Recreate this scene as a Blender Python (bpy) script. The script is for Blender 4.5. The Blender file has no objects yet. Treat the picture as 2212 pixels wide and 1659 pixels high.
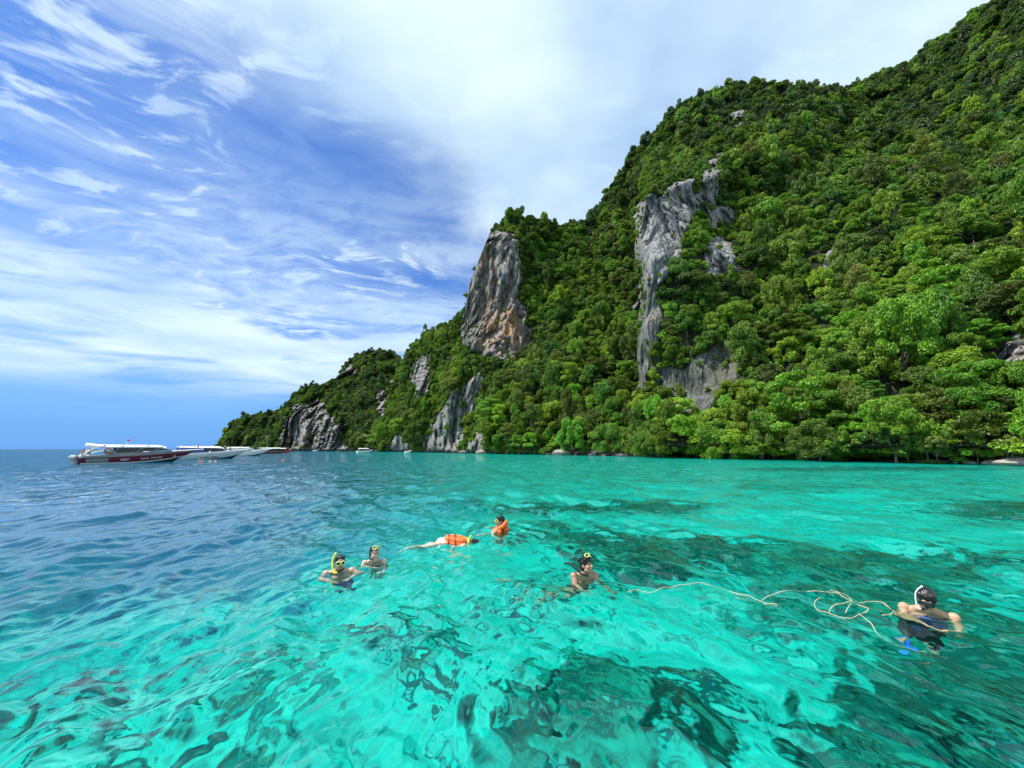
import bpy, bmesh, math, random
import numpy as np
from mathutils import Vector, Matrix, Euler

rng = np.random.default_rng(7)
random.seed(7)
scene = bpy.context.scene
COL = scene.collection
R = math.radians

# ------------------------------------------------------------------ camera, world, sun, exposure
CAM_H, F_PX, PITCH = 2.02, 412.0, R(8.97)
cam_d = bpy.data.cameras.new('camera')
cam_d.sensor_width = 36.0
cam_d.lens = 36.0 * F_PX / 1024.0
cam_d.clip_start, cam_d.clip_end = 0.1, 80000.0
cam = bpy.data.objects.new('camera', cam_d)
COL.objects.link(cam)
cam.location = (0, 0, CAM_H)
cam.rotation_euler = (math.pi / 2 + PITCH, 0, 0)
scene.camera = cam

SUN_EL, SUN_AZ = R(63), R(-88)         # azimuth measured from +Y towards +X (the sun stands to the left)
EXPOSURE = 0.62
sun_d = bpy.data.lights.new('sun', 'SUN')
sun_d.energy, sun_d.angle, sun_d.color = 5.0, R(0.55), (1.0, 0.96, 0.9)
sun = bpy.data.objects.new('sun', sun_d)
COL.objects.link(sun)
sd = Vector((math.sin(SUN_AZ) * math.cos(SUN_EL), math.cos(SUN_AZ) * math.cos(SUN_EL), math.sin(SUN_EL)))
sun.rotation_euler = sd.to_track_quat('Z', 'Y').to_euler()

vs = scene.view_settings
scene.display_settings.display_device = 'sRGB'
vs.view_transform, vs.look, vs.exposure, vs.gamma = 'Standard', 'None', EXPOSURE, 1.0
vs.use_curve_mapping = False
cy = scene.cycles
cy.max_bounces, cy.diffuse_bounces, cy.glossy_bounces = 10, 3, 4
cy.transmission_bounces, cy.transparent_max_bounces, cy.volume_bounces = 6, 10, 0
cy.sample_clamp_indirect = 5.0
cy.sample_clamp_direct = 12.0
cy.use_denoising = True


class NT:
    """small helper for building node trees"""
    def __init__(self, tree):
        self.t = tree
        tree.nodes.clear()

    def n(self, kind, ins=None, **props):
        nd = self.t.nodes.new(kind)
        for k, v in props.items():
            setattr(nd, k, v)
        for k, v in (ins or {}).items():
            self.set(nd, k, v)
        return nd

    def set(self, nd, k, v):
        s = nd.inputs[k]
        if isinstance(v, bpy.types.Node):
            v = v.outputs[0]
        if isinstance(v, bpy.types.NodeSocket):
            self.t.links.new(v, s)
        else:
            if s.type == 'RGBA' and hasattr(v, '__len__') and len(v) == 3:
                v = (*v, 1.0)
            s.default_value = v

    def math(self, op, a, b=0.0, c=None, clamp=False):
        nd = self.n('ShaderNodeMath', {0: a, 1: b}, operation=op, use_clamp=clamp)
        if c is not None:
            self.set(nd, 2, c)
        return nd.outputs[0]

    def vmath(self, op, a, b=(0, 0, 0), out=0):
        return self.n('ShaderNodeVectorMath', {0: a, 1: b}, operation=op).outputs[out]

    def ramp(self, v, a, b, c=0.0, d=1.0, smooth=True):
        return self.n('ShaderNodeMapRange', {0: v, 1: a, 2: b, 3: c, 4: d},
                      interpolation_type='SMOOTHSTEP' if smooth else 'LINEAR').outputs[0]

    def mix(self, f, a, b, blend='MIX'):
        nd = self.n('ShaderNodeMix', data_type='RGBA', blend_type=blend)
        for s, v in ((nd.inputs[0], f), (nd.inputs[6], a), (nd.inputs[7], b)):
            if isinstance(v, bpy.types.NodeSocket):
                self.t.links.new(v, s)
            else:
                s.default_value = (*v, 1.0) if hasattr(v, '__len__') and len(v) == 3 else v
        return nd.outputs[2]

    def noise(self, vec, scale, detail=4.0, rough=0.55, dist=0.0):
        return self.n('ShaderNodeTexNoise', {'Vector': vec, 'Scale': scale, 'Detail': detail, 'Roughness': rough,
                                             'Distortion': dist}).outputs[0]

    def mapping(self, vec, loc=(0, 0, 0), rot=(0, 0, 0), scale=(1, 1, 1)):
        return self.n('ShaderNodeMapping', {'Vector': vec, 'Location': loc, 'Rotation': rot, 'Scale': scale}).outputs[0]


world = bpy.data.worlds.new('World')
scene.world = world
world.use_nodes = True
w = NT(world.node_tree)
sky = w.n('ShaderNodeTexSky', sky_type='NISHITA', sun_disc=False, sun_elevation=SUN_EL, sun_rotation=SUN_AZ,
          altitude=0.0, air_density=1.0, dust_density=0.6, ozone_density=2.5)
gen = w.n('ShaderNodeTexCoord').outputs['Generated']
sep = w.n('ShaderNodeSeparateXYZ', {0: gen})
dx, dy, dz = sep.outputs
zz = w.math('MAXIMUM', dz, 0.0)
zs = w.math('ADD', zz, 0.06)
px = w.math('DIVIDE', dx, zs)
py = w.math('DIVIDE', dy, zs)
P = w.n('ShaderNodeCombineXYZ', {0: px, 1: py, 2: 0.0}).outputs[0]
skyc = w.mix(1.0, sky.outputs[0], (0.46, 0.76, 1.22), 'MULTIPLY')
skyc = w.mix(w.ramp(w.math('ARCSINE', dz), R(-1), R(16), 0.88, 0.0), skyc, (1.05, 3.0, 6.9))
# wind-drawn cirrus: stretched along one direction of the cloud plane
Pd = w.vmath('ADD', P, w.vmath('SCALE', w.n('ShaderNodeTexNoise', {'Vector': P, 'Scale': 0.9, 'Detail': 2.0}).outputs[1], (0, 0, 0)))
nd_ = w.n('ShaderNodeVectorMath', {0: w.n('ShaderNodeTexNoise', {'Vector': P, 'Scale': 1.1, 'Detail': 2.0}).outputs[1]}, operation='SCALE')
nd_.inputs['Scale'].default_value = 0.7
Pd = w.vmath('ADD', P, nd_.outputs[0])
st = w.mapping(w.mapping(Pd, rot=(0, 0, R(-52))), scale=(0.8, 3.0, 1))
n_streak = w.noise(st, 1.9, 7, 0.62, 0.25)
n_patch = w.noise(w.mapping(P, loc=(3.1, 1.7, 0)), 0.8, 3, 0.5)
n_fine = w.noise(w.mapping(Pd, loc=(0.4, 0.2, 0), rot=(0, 0, R(-30)), scale=(1.0, 1.5, 1)), 6.4, 7, 0.6, 0.3)
n_soft = w.noise(w.mapping(P, loc=(7.0, 2.0, 0)), 1.4, 4, 0.5)
streak = w.math('MULTIPLY', w.ramp(n_streak, 0.46, 0.72), w.ramp(n_patch, 0.30, 0.62))
puff = w.math('MULTIPLY', w.ramp(n_fine, 0.46, 0.66), w.ramp(n_patch, 0.40, 0.55))
# a broad pale sheet over one half of the sky
line = w.math('ADD', w.math('MULTIPLY', px, 0.85), w.math('MULTIPLY', py, -0.5))
line = w.math('ADD', line, w.math('MULTIPLY', w.math('SUBTRACT', w.noise(Pd, 1.5, 5, 0.55), 0.5), 0.9))
sheet = w.math('MULTIPLY', w.ramp(line, -1.12, -0.62), w.ramp(n_soft, 0.2, 0.65, 0.70, 1.0))
# veil thickening towards the horizon, broken bank of cloud at 9-15 degrees, clear strip below
el = w.math('ARCSINE', dz)
az = w.math('ARCTAN2', dx, dy)
bankv = w.n('ShaderNodeCombineXYZ', {0: w.math('MULTIPLY', az, 2.2), 1: w.math('MULTIPLY', el, 13.0), 2: 0.0}).outputs[0]
n_bank = w.noise(bankv, 1.25, 7, 0.55, 0.4)
bank = w.math('MULTIPLY', w.ramp(n_bank, 0.37, 0.53),
              w.math('MULTIPLY', w.ramp(el, R(5), R(9)), w.ramp(el, R(13), R(22), 1.0, 0.0)))
veil = w.math('MULTIPLY', w.ramp(el, R(1.5), R(14)), w.math('MULTIPLY', w.ramp(el, R(20), R(42), 0.62, 0.05), w.ramp(n_fine, 0.3, 0.6, 0.45, 1.0)))
veil = w.math('MULTIPLY', veil, w.ramp(w.noise(w.mapping(bankv, loc=(4, 1, 0)), 0.9, 5, 0.5), 0.30, 0.62))
lowstrip = w.math('MULTIPLY', w.ramp(el, R(-2), R(3)), 0.0)
cover = w.math('MAXIMUM', w.math('MULTIPLY', streak, 0.60), w.math('MULTIPLY', puff, 0.78))
cover = w.math('MULTIPLY', cover, w.ramp(el, R(6), R(14)))
cover = w.math('MAXIMUM', cover, w.math('MULTIPLY', veil, 0.95))
cover = w.math('ADD', cover, w.math('MULTIPLY', w.math('SUBTRACT', 1.0, cover), w.math('MULTIPLY', bank, 0.9)))
cover = w.math('ADD', cover, w.math('MULTIPLY', w.math('SUBTRACT', 1.0, cover), w.math('MULTIPLY', sheet, 0.95)), clamp=True)
cloudc = w.mix(w.ramp(n_soft, 0.25, 0.75), (4.2, 5.9, 7.8), (6.6, 7.9, 8.4))
col = w.mix(cover, skyc, cloudc)
bg = w.n('ShaderNodeBackground', {'Color': col, 'Strength': 0.09})
w.n('ShaderNodeOutputWorld', {'Surface': bg})

# ------------------------------------------------------------------ helpers
cp, sp = math.cos(PITCH), math.sin(PITCH)
S = 1024.0 / 2212.0                       # photo notes were taken on a 2212 px wide copy


def ray(x, y):
    """direction of the photo point (x, y); scaled so that the Y component is 1"""
    a = (np.asarray(x, float) * S - 512.0) / F_PX
    b = -(np.asarray(y, float) * S - 384.0) / F_PX
    Y = cp - sp * b
    Z = sp + cp * b
    return a / Y, Z / Y


def at(x, y, Y):
    a, c = ray(x, y)
    return np.stack([a * Y, np.ones_like(a) * Y, CAM_H + c * Y], -1)


def ground(x, y, z=0.0):
    a, c = ray(x, y)
    Y = (z - CAM_H) / c
    return np.array([a * Y, Y, z])


def row_of(Y, z=0.0):
    """photo row on which a point at depth Y and height z shows (any column)"""
    c = (z - CAM_H) / Y
    b = (c * cp - sp) / (cp + c * sp)
    return (384.0 - b * F_PX) / S


def hash3(ix, iy, iz, seed):
    h = (ix.astype(np.int64) * 374761393 + iy.astype(np.int64) * 668265263 + iz.astype(np.int64) * 2147483647 + seed * 1274126177) & 0xFFFFFFFF
    h = ((h ^ (h >> 13)) * 1274126177) & 0xFFFFFFFF
    h = (h ^ (h >> 16)) & 0xFFFFFF
    return h / float(0xFFFFFF)


def vnoise(p, seed=0):
    """value noise in -1..1 for an (N,3) array"""
    i = np.floor(p)
    f = p - i
    f = f * f * f * (f * (f * 6 - 15) + 10)
    i = i.astype(np.int64)
    out = 0
    for a in (0, 1):
        for b in (0, 1):
            for c in (0, 1):
                wgt = (f[:, 0] if a else 1 - f[:, 0]) * (f[:, 1] if b else 1 - f[:, 1]) * (f[:, 2] if c else 1 - f[:, 2])
                out = out + wgt * hash3(i[:, 0] + a, i[:, 1] + b, i[:, 2] + c, seed)
    return out * 2 - 1


def fbm(p, octaves=4, seed=0, gain=0.5):
    o, a, tot = 0, 1.0, 0
    for k in range(octaves):
        o = o + a * vnoise(p * (2.03 ** k) + 17.3 * k, seed + k)
        tot += a
        a *= gain
    return o / tot


def sstep(e0, e1, v):
    t = np.clip((v - e0) / (e1 - e0), 0, 1)
    return t * t * (3 - 2 * t)


def np_mesh(name, verts, faces, smooth=True):
    """faces: (N,4) or (N,3) int array"""
    me = bpy.data.meshes.new(name)
    verts = np.ascontiguousarray(verts, np.float32)
    faces = np.ascontiguousarray(faces, np.int32)
    n, k = faces.shape
    me.vertices.add(len(verts))
    me.vertices.foreach_set('co', verts.ravel())
    me.loops.add(n * k)
    me.loops.foreach_set('vertex_index', faces.ravel())
    me.polygons.add(n)
    me.polygons.foreach_set('loop_start', np.arange(0, n * k, k, dtype=np.int32))
    me.polygons.foreach_set('loop_total', np.full(n, k, np.int32))
    me.polygons.foreach_set('use_smooth', np.full(n, smooth, bool))
    me.update(calc_edges=True)
    me.validate()
    return me


def grid_faces(nr, nc):
    a = (np.arange(nr - 1)[:, None] * nc + np.arange(nc - 1)[None]).ravel()
    return np.stack([a, a + 1, a + nc + 1, a + nc], 1)


def attr(me, name, vals):
    at_ = me.attributes.new(name, 'FLOAT', 'POINT')
    at_.data.foreach_set('value', np.ascontiguousarray(vals, np.float32))


def link(name, me, mat=None, parent=None, **props):
    o = bpy.data.objects.new(name, me)
    COL.objects.link(o)
    if mat is not None and me is not None and len(me.materials) == 0:
        me.materials.append(mat)
    if parent is not None:
        o.parent = parent
    for k, v in props.items():
        o[k] = v
    return o


def empty(name, loc=(0, 0, 0), rz=0.0, **props):
    o = bpy.data.objects.new(name, None)
    o.empty_display_size = 0.3
    COL.objects.link(o)
    o.location = loc
    o.rotation_euler = (0, 0, rz)
    for k, v in props.items():
        o[k] = v
    return o


def bm_mesh(bm, name, smooth=True):
    me = bpy.data.meshes.new(name)
    bm.normal_update()
    bm.to_mesh(me)
    bm.free()
    me.polygons.foreach_set('use_smooth', np.full(len(me.polygons), smooth, bool))
    me.update()
    return me


def principled(name, color, rough=0.5, metal=0.0, spec=0.5, noise=0.0, nscale=8.0, bump=0.0, **extra):
    m = bpy.data.materials.new(name)
    m.use_nodes = True
    t = NT(m.node_tree)
    b = t.n('ShaderNodeBsdfPrincipled', {'Base Color': color, 'Roughness': rough, 'Metallic': metal, 'Specular IOR Level': spec})
    for k, v in extra.items():
        t.set(b, k.replace('_', ' '), v)
    if noise or bump:
        co = t.n('ShaderNodeTexCoord').outputs['Object']
        nz = t.noise(co, nscale, 5, 0.6)
    if noise:
        dark = tuple(c * (1 - noise) for c in color)
        lite = tuple(min(1, c * (1 + noise)) for c in color)
        t.set(b, 'Base Color', t.mix(t.ramp(nz, 0.3, 0.7), dark, lite))
        t.set(b, 'Roughness', t.ramp(nz, 0.2, 0.8, max(0, rough - 0.1), min(1, rough + 0.15)))
    if bump:
        t.set(b, 'Normal', t.n('ShaderNodeBump', {'Height': nz, 'Strength': bump, 'Distance': 0.02}))
    t.n('ShaderNodeOutputMaterial', {'Surface': b})
    return m


# ------------------------------------------------------------------ the island (structure)
SHORE_X = np.array([430, 480, 650, 850, 1000, 1200, 1450, 1700, 2000, 2212, 2500, 2800.])
SHORE_Y = np.array([700, 640, 490, 320, 205, 147, 108, 86, 64, 54, 46, 40.])
SKY_AB = np.array([(806, 975), (815, 945), (828, 890), (850, 830), (880, 752), (900, 726), (960, 694), (1003, 662), (1012, 604), (1040, 532),
                   (1060, 484), (1100, 452), (1170, 458), (1210, 472), (1270, 464), (1290, 437), (1330, 372), (1380, 312),
                   (1440, 237), (1520, 197), (1600, 172), (1680, 167), (1790, 182), (1830, 182), (1930, 142), (2000, 102), (2080, 42),
                   (2140, -2), (2212, -60), (2350, -150), (2800, -320)], float)
SKY_C = np.array([(474, 968), (482, 945), (500, 906), (530, 897), (560, 889), (600, 884), (618, 872), (634, 848), (652, 834), (700, 825), (722, 812), (745, 786),
                  (765, 764), (800, 756), (840, 757), (866, 770), (880, 792), (920, 830), (1000, 870)], float)
PTS = [  # photo x, y, depth: how far away the surface seen there is
    (1080, 650, 226), (1100, 450, 246), (1170, 458, 250), (1040, 532, 236), (1210, 472, 256), (1125, 760, 212), (1010, 740, 222),
    (900, 726, 310), (960, 694, 275), (880, 752, 335), (930, 850, 250), (850, 830, 340), (1020, 870, 208),
    (1250, 600, 222), (1250, 800, 172), (1130, 880, 172), (1330, 520, 245), (1350, 650, 212), (1360, 800, 165), (1350, 930, 130),
    (1270, 464, 285), (1290, 437, 300), (1330, 372, 290), (1380, 312, 282), (1375, 440, 262),
    (1400, 880, 116), (1400, 700, 122), (1405, 560, 126), (1420, 450, 132), (1480, 395, 142), (1560, 560, 128), (1500, 650, 116), (1500, 850, 109),
    (1535, 350, 172), (1440, 237, 270), (1520, 197, 272), (1600, 172, 270), (1680, 167, 262), (1790, 182, 258), (1600, 300, 205), (1750, 300, 190),
    (1580, 470, 150), (1700, 500, 138), (1700, 700, 108), (1700, 880, 90), (2000, 500, 112), (2000, 750, 78), (2000, 900, 67), (2200, 500, 95),
    (2190, 750, 68), (1850, 850, 80), (2120, 800, 72), (2200, 880, 57), (2100, 300, 150), (2212, 180, 165), (2212, -60, 230), (2140, -2, 262), (2080, 42, 285), (2000, 102, 300),
    (1930, 142, 310), (1850, 178, 315), (1850, 260, 235), (1980, 230, 220), (2500, 500, 80), (2500, 0, 150), (2500, -220, 210), (2800, 400, 75), (2800, -320, 210)]
for x_, Y_ in zip(SHORE_X[2:], SHORE_Y[2:]):
    PTS.append((x_, float(row_of(Y_)), Y_))
PTS_C = [(480, 950, 650), (500, 908, 670), (560, 892, 650), (650, 840, 600), (760, 783, 590), (820, 766, 570), (865, 772, 550), (920, 800, 500), (1000, 850, 450),
         (640, 900, 505), (760, 900, 430), (850, 900, 380)]
for x_, Y_ in zip((430, 480, 650, 760, 850, 1000), (720, 640, 490, 410, 345, 300)):
    PTS_C.append((x_, float(row_of(Y_)), Y_))


def warp(x, y):
    x = np.asarray(x, float)
    y = np.asarray(y, float)
    k = sstep(330, 430, y) * (1 - sstep(960, 985, y))
    return np.stack([x + 220 * sstep(1376, 1394, x + 6 * np.sin(y / 37.0)) * k, y], -1) / 100.0


def rbf(pts):
    pts = np.array(pts, float)
    q = warp(pts[:, 0], pts[:, 1])
    d = np.linalg.norm(q[:, None] - q[None], axis=2)
    n = len(q)
    A = np.zeros((n + 3, n + 3))
    A[:n, :n] = d + 0.05 * np.eye(n)
    A[:n, n] = 1
    A[:n, n + 1:] = q
    A[n:, :n] = A[:n, n:].T
    b = np.zeros(n + 3)
    b[:n] = np.log(pts[:, 2])
    wts = np.linalg.solve(A, b)

    def f(x, y):
        e = warp(x, y)
        out = np.zeros(len(e))
        for i0 in range(0, len(e), 20000):
            s = slice(i0, i0 + 20000)
            dd = np.linalg.norm(e[s][:, None] - q[None], axis=2)
            out[s] = dd @ wts[:n] + wts[n] + e[s] @ wts[n + 1:]
        return np.exp(out)
    return f


# bare rock seen in the photo, as outlines on the slope (photo coordinates)
ROCKS = [
    ([(1045, 530), (1075, 505), (1112, 520), (1122, 600), (1110, 640), (1140, 690), (1142, 745), (1100, 778), (1050, 768), (1008, 745), (1006, 690), (1015, 620), (1030, 570)], 1.0),
    ([(1376, 445), (1400, 430), (1440, 440), (1460, 398), (1492, 393), (1508, 430), (1502, 462), (1472, 500), (1462, 560), (1430, 605), (1395, 615), (1376, 560)], 1.0),
    ([(1374, 600), (1422, 600), (1430, 715), (1396, 770), (1396, 880), (1378, 880)], 0.50),
    ([(1528, 530), (1560, 512), (1588, 560), (1594, 584), (1533, 588)], 1.0),
    ([(1405, 795), (1480, 800), (1560, 735), (1592, 770), (1585, 840), (1500, 905), (1450, 880)], 0.46),
    ([(918, 972), (945, 900), (980, 850), (1035, 818), (1032, 880), (992, 900), (988, 978)], 1.0),
    ([(892, 790), (922, 768), (915, 842), (900, 862)], 0.9),
    ([(1512, 432), (1532, 352), (1562, 338), (1548, 400), (1530, 440)], 0.9),
    ([(1528, 440), (1575, 450), (1582, 480), (1540, 492)], 0.8),
    ([(2135, 742), (2195, 700), (2230, 720), (2230, 800), (2150, 805)], 0.9),
    ([(1578, 245), (1604, 245), (1600, 272), (1582, 270)], 0.8),
    ([(1020, 930), (1045, 930), (1045, 980), (1015, 980)], 0.8),
    ([(1780, 550), (1800, 540), (1800, 580), (1785, 580)], 0.7),
    ([(845, 975), (850, 945), (880, 940), (885, 978)], 0.7),
]
ROCKS_C = [
    ([(608, 974), (614, 925), (640, 876), (690, 872), (735, 925), (748, 974)], 1.0),
    ([(815, 850), (835, 855), (832, 895), (818, 890)], 0.8),
    ([(850, 830), (868, 835), (866, 850), (848, 850)], 0.7),
    ([(785, 935), (818, 935), (815, 952), (788, 950)], 0.8),
    ([(720, 820), (760, 786), (770, 800), (735, 830)], 0.6),
]


def poly_mask(x, y, poly, soft):
    """smooth inside mask from signed distance to a polygon"""
    p = np.array(poly, float)
    inside = np.zeros(len(x), bool)
    dist = np.full(len(x), 1e9)
    n = len(p)
    for i in range(n):
        a, b = p[i], p[(i + 1) % n]
        e = b - a
        tt = np.clip(((x - a[0]) * e[0] + (y - a[1]) * e[1]) / (e @ e), 0, 1)
        dist = np.minimum(dist, np.hypot(x - a[0] - tt * e[0], y - a[1] - tt * e[1]))
        cond = (a[1] > y) != (b[1] > y)
        xi = a[0] + (y - a[1]) * e[0] / (e[1] if e[1] else 1e-9)
        inside ^= cond & (x < xi)
    return sstep(-soft, soft, np.where(inside, dist, -dist) + 5.0)


def terrain(name, x0, x1, step, rows, sky_pts, depth_fn, shore, rocks, tree_h, seed, label):
    xs = np.arange(x0, x1 + 0.1, step)
    nc = len(xs)
    Yb = np.exp(np.interp(xs, shore[0], np.log(shore[1])))
    yw = row_of(Yb)
    ys = np.interp(xs, sky_pts[:, 0], sky_pts[:, 1])
    # leave room for the trees that stand on the crest
    Yt = depth_fn(xs, ys)
    ys = np.minimum(ys + tree_h * F_PX / S / Yt, yw - 1.5)
    t = np.linspace(0, 1, rows) ** 1.0
    X = np.repeat(xs[None], rows, 0).ravel()
    Yp = (yw[None] + (ys - yw)[None] * t[:, None]).ravel()
    T = np.repeat(t[:, None], nc, 1).ravel()
    D = depth_fn(X, Yp)
    D = np.where(T == 0, np.tile(Yb, rows), D)
    pos = at(X, Yp, D)
    # rock mask (edges frayed)
    jx = X + 17 * fbm(pos / 9.0, 3, seed + 50)
    jy = Yp + 20 * fbm(pos / 9.0 + 40, 3, seed + 60)
    rock = np.zeros(len(X))
    orange = np.zeros(len(X))
    strata = np.zeros(len(X))
    recess = np.zeros(len(X))
    for i, (poly, s_) in enumerate(rocks):
        mk = poly_mask(jx, jy, poly, 5.0) * s_
        rock = np.maximum(rock, mk)
        if name == 'cliff' and i == 9:
            recess = mk
        if name == 'cliff' and i in (4, 9):
            strata = np.maximum(strata, mk)
        if i == 0 and name == 'cliff':
            o1 = np.exp(-(((jx - 1105) / 22.0) ** 2 + ((jy - 705) / 60.0) ** 2)) + 0.8 * np.exp(-(((jx - 1055) / 18.0) ** 2 + ((jy - 700) / 55.0) ** 2)) \
                + 0.45 * np.exp(-(((jx - 1050) / 20.0) ** 2 + ((jy - 560) / 40.0) ** 2))
            orange = np.maximum(orange, mk * np.clip(o1 + 0.12, 0, 1))
    carved = rock.copy()
    rock = np.maximum(rock, sstep(2.2, 0.6, pos[:, 2]))
    fade = sstep(0.0, 0.10, T)
    big = fbm(pos / np.array([30., 30., 60.]), 4, seed)
    gul = fbm(pos / np.array([11., 11., 30.]), 3, seed + 10)
    fold = np.abs(fbm(pos / np.array([21., 21., 95.]), 3, seed + 5))
    disp = (0.06 * big + 0.03 * gul + 0.10 * (0.22 - fold)) * fade
    flute = 0.012 - np.sqrt(np.abs(fbm(pos / np.array([2.2, 2.2, 60.0]), 2, seed + 20))) * 0.020 - np.sqrt(np.abs(fbm(pos / np.array([6.0, 6.0, 70.0]), 2, seed + 25))) * 0.020 \
        + np.abs(fbm(pos / np.array([3.5, 3.5, 9.0]), 4, seed + 30)) * 0.008
    crk = np.clip(1 - 2.2 * np.abs(fbm(pos / np.array([4.2, 4.2, 40.0]), 2, seed + 35)), 0, 1) ** 3 * 0.016
    flute = flute + crk + np.abs(fbm(pos / np.array([10.0, 10.0, 1.7]), 3, seed + 36)) * 0.022 * strata
    disp = disp + 0.07 * recess + (flute - 0.010) * sstep(0.3, 0.8, carved) * sstep(0.0, 0.03, T)
    pos2 = np.array([0, 0, CAM_H]) + (pos - np.array([0, 0, CAM_H])) * (1 + disp)[:, None]
    pos2[:nc, 2] = 0.0
    # skirt under water and a back side falling away behind the crest
    G = pos2.reshape(rows, nc, 3)
    out = []
    for dz_, dy_ in ((-14, -10), (-5, -4), (-1.5, -1.0)):
        s_ = G[0].copy()
        s_[:, :2] *= (1 + dy_ / np.linalg.norm(s_[:, :2], axis=1))[:, None]
        s_[:, 2] = dz_
        out.append(s_)
    top = G[-1]
    back = []
    for dy_, kz in ((12, 0.98), (45, 0.8), (120, 0.35), (200, -0.02)):
        s_ = top.copy()
        s_[:, :2] *= (1 + dy_ / np.linalg.norm(s_[:, :2], axis=1))[:, None]
        s_[:, 2] = top[:, 2] * kz - (5 if kz < 0 else 0)
        back.append(s_)
    V = np.concatenate([np.stack(out), G, np.stack(back)])
    nr = len(V)
    ex = lambda a, lo, hi: np.concatenate([np.full(3 * nc, lo), a, np.full(4 * nc, hi)])
    me = np_mesh(name, V.reshape(-1, 3), grid_faces(nr, nc))
    attr(me, 'rock', ex(rock, 1.0, 0.3))
    attr(me, 'orange', ex(orange, 0.0, 0.0))
    o = link(name, me, M_ROCK, kind='structure', label=label)
    return dict(G=G, X=X.reshape(rows, nc), Yp=Yp.reshape(rows, nc), rock=rock.reshape(rows, nc), obj=o)


def rock_material():
    m = bpy.data.materials.new('limestone_and_shade_soil')
    m.use_nodes = True
    t = NT(m.node_tree)
    co = t.n('ShaderNodeTexCoord').outputs['Object']
    rk = t.n('ShaderNodeAttribute', attribute_name='rock').outputs['Fac']
    og = t.n('ShaderNodeAttribute', attribute_name='orange').outputs['Fac']
    streak = t.noise(t.mapping(co, scale=(0.75, 0.75, 0.035)), 1.0, 6, 0.62, 0.25)
    streak2 = t.noise(t.mapping(co, loc=(9, 3, 2), scale=(2.2, 2.2, 0.10)), 1.0, 5, 0.62)
    blot = t.noise(co, 0.16, 6, 0.62)
    crack = t.n('ShaderNodeTexVoronoi', {'Vector': t.mapping(co, scale=(0.30, 0.30, 0.07)), 'Scale': 1.0}, feature='DISTANCE_TO_EDGE').outputs['Distance']
    base = t.mix(t.ramp(streak, 0.38, 0.60), (0.075, 0.075, 0.074), (0.32, 0.32, 0.31))
    base = t.mix(t.ramp(streak2, 0.40, 0.70, 0.0, 0.4), base, (0.37, 0.37, 0.36))
    base = t.mix(t.ramp(blot, 0.50, 0.66, 0.0, 0.55), base, (0.30, 0.24, 0.17))
    orr = t.mix(t.ramp(streak2, 0.3, 0.7), (0.20, 0.085, 0.035), (0.56, 0.33, 0.17))
    base = t.mix(t.math('MULTIPLY', og, t.ramp(t.noise(t.mapping(co, scale=(0.3, 0.3, 0.12)), 1.0, 5, 0.6), 0.36, 0.56)), base, orr)
    base = t.mix(t.ramp(crack, 0.0, 0.035, 0.7, 0.0), base, (0.035, 0.033, 0.03))
    wet = t.ramp(t.math('ADD', t.n('ShaderNodeSeparateXYZ', {0: co}).outputs[2], t.math('MULTIPLY', blot, 1.5)), 1.6, 2.6, 0.85, 0.0)  # dark waterline band: tidal stain plus the undercut's shade put into the colour
    base = t.mix(wet, base, (0.03, 0.028, 0.025))
    shade_soil = t.mix(t.ramp(blot, 0.35, 0.65), (0.014, 0.022, 0.008), (0.035, 0.05, 0.016))  # soil darkened so its colour carries the deep shade between crowns
    colr = t.mix(t.ramp(rk, 0.35, 0.6), shade_soil, base)
    h = t.math('ADD', t.math('MULTIPLY', streak2, 0.8), t.math('MULTIPLY', t.noise(co, 1.1, 6, 0.6), 0.8))
    h = t.math('ADD', h, t.ramp(crack, 0.0, 0.12, 0.0, 0.5))
    bmp = t.n('ShaderNodeBump', {'Height': h, 'Strength': 1.0, 'Distance': 0.9})
    b = t.n('ShaderNodeBsdfPrincipled', {'Base Color': colr, 'Roughness': 0.9, 'Specular IOR Level': 0.2, 'Normal': bmp})
    t.n('ShaderNodeOutputMaterial', {'Surface': b})
    return m


M_ROCK = rock_material()
AB = terrain('cliff', 806, 2800, 3.0, 250, SKY_AB, rbf(PTS), (SHORE_X, SHORE_Y), ROCKS, 4.0, 3,
             'steep limestone headland and hill rising from the turquoise water')
FC = terrain('far_hill', 470, 1000, 2.6, 90, SKY_C, rbf(PTS_C), (np.array([430, 480, 650, 760, 850, 1000.]), np.array([720, 640, 490, 410, 345, 300.])), ROCKS_C, 4.5, 23,
             'dark wooded ridge receding behind the headland to the open sea')

# ------------------------------------------------------------------ sea bed and water (structure)


def polar(r0, r1, q0, far_q, r_fine, a0, a1, na):
    rs = [r0]
    while rs[-1] < r1:
        q = q0 if rs[-1] < r_fine else far_q
        rs.append(rs[-1] * (1 + q))
    rs = np.array(rs)
    an = np.linspace(R(a0), R(a1), na)
    Xg = rs[:, None] * np.sin(an)[None]
    Yg = rs[:, None] * np.cos(an)[None]
    return rs, Xg, Yg, (rs[:, None] * (an[1] - an[0])) * np.ones_like(Xg)


_wr = np.random.default_rng(21)
WAVES = []
for k_ in range(46):
    lam = 0.26 * (4.2 / 0.26) ** (k_ / 45.0)
    lam *= _wr.uniform(0.9, 1.1)
    ang = R(14) + _wr.normal(0, R(34))
    slope = 0.052 if lam < 0.6 else (0.041 if lam < 2 else 0.025)
    WAVES.append((lam, ang, slope * lam / (2 * math.pi), _wr.uniform(0, 6.28)))


SWIM_AT = [(*ground(x_, y_)[:2], k_) for x_, y_, k_ in ((733, 1235, 1.0), (809, 1214, 0.9), (1000, 1172, 1.3), (1077, 1151, 1.0), (1262, 1250, 1.1), (2004, 1323, 1.0))]


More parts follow.
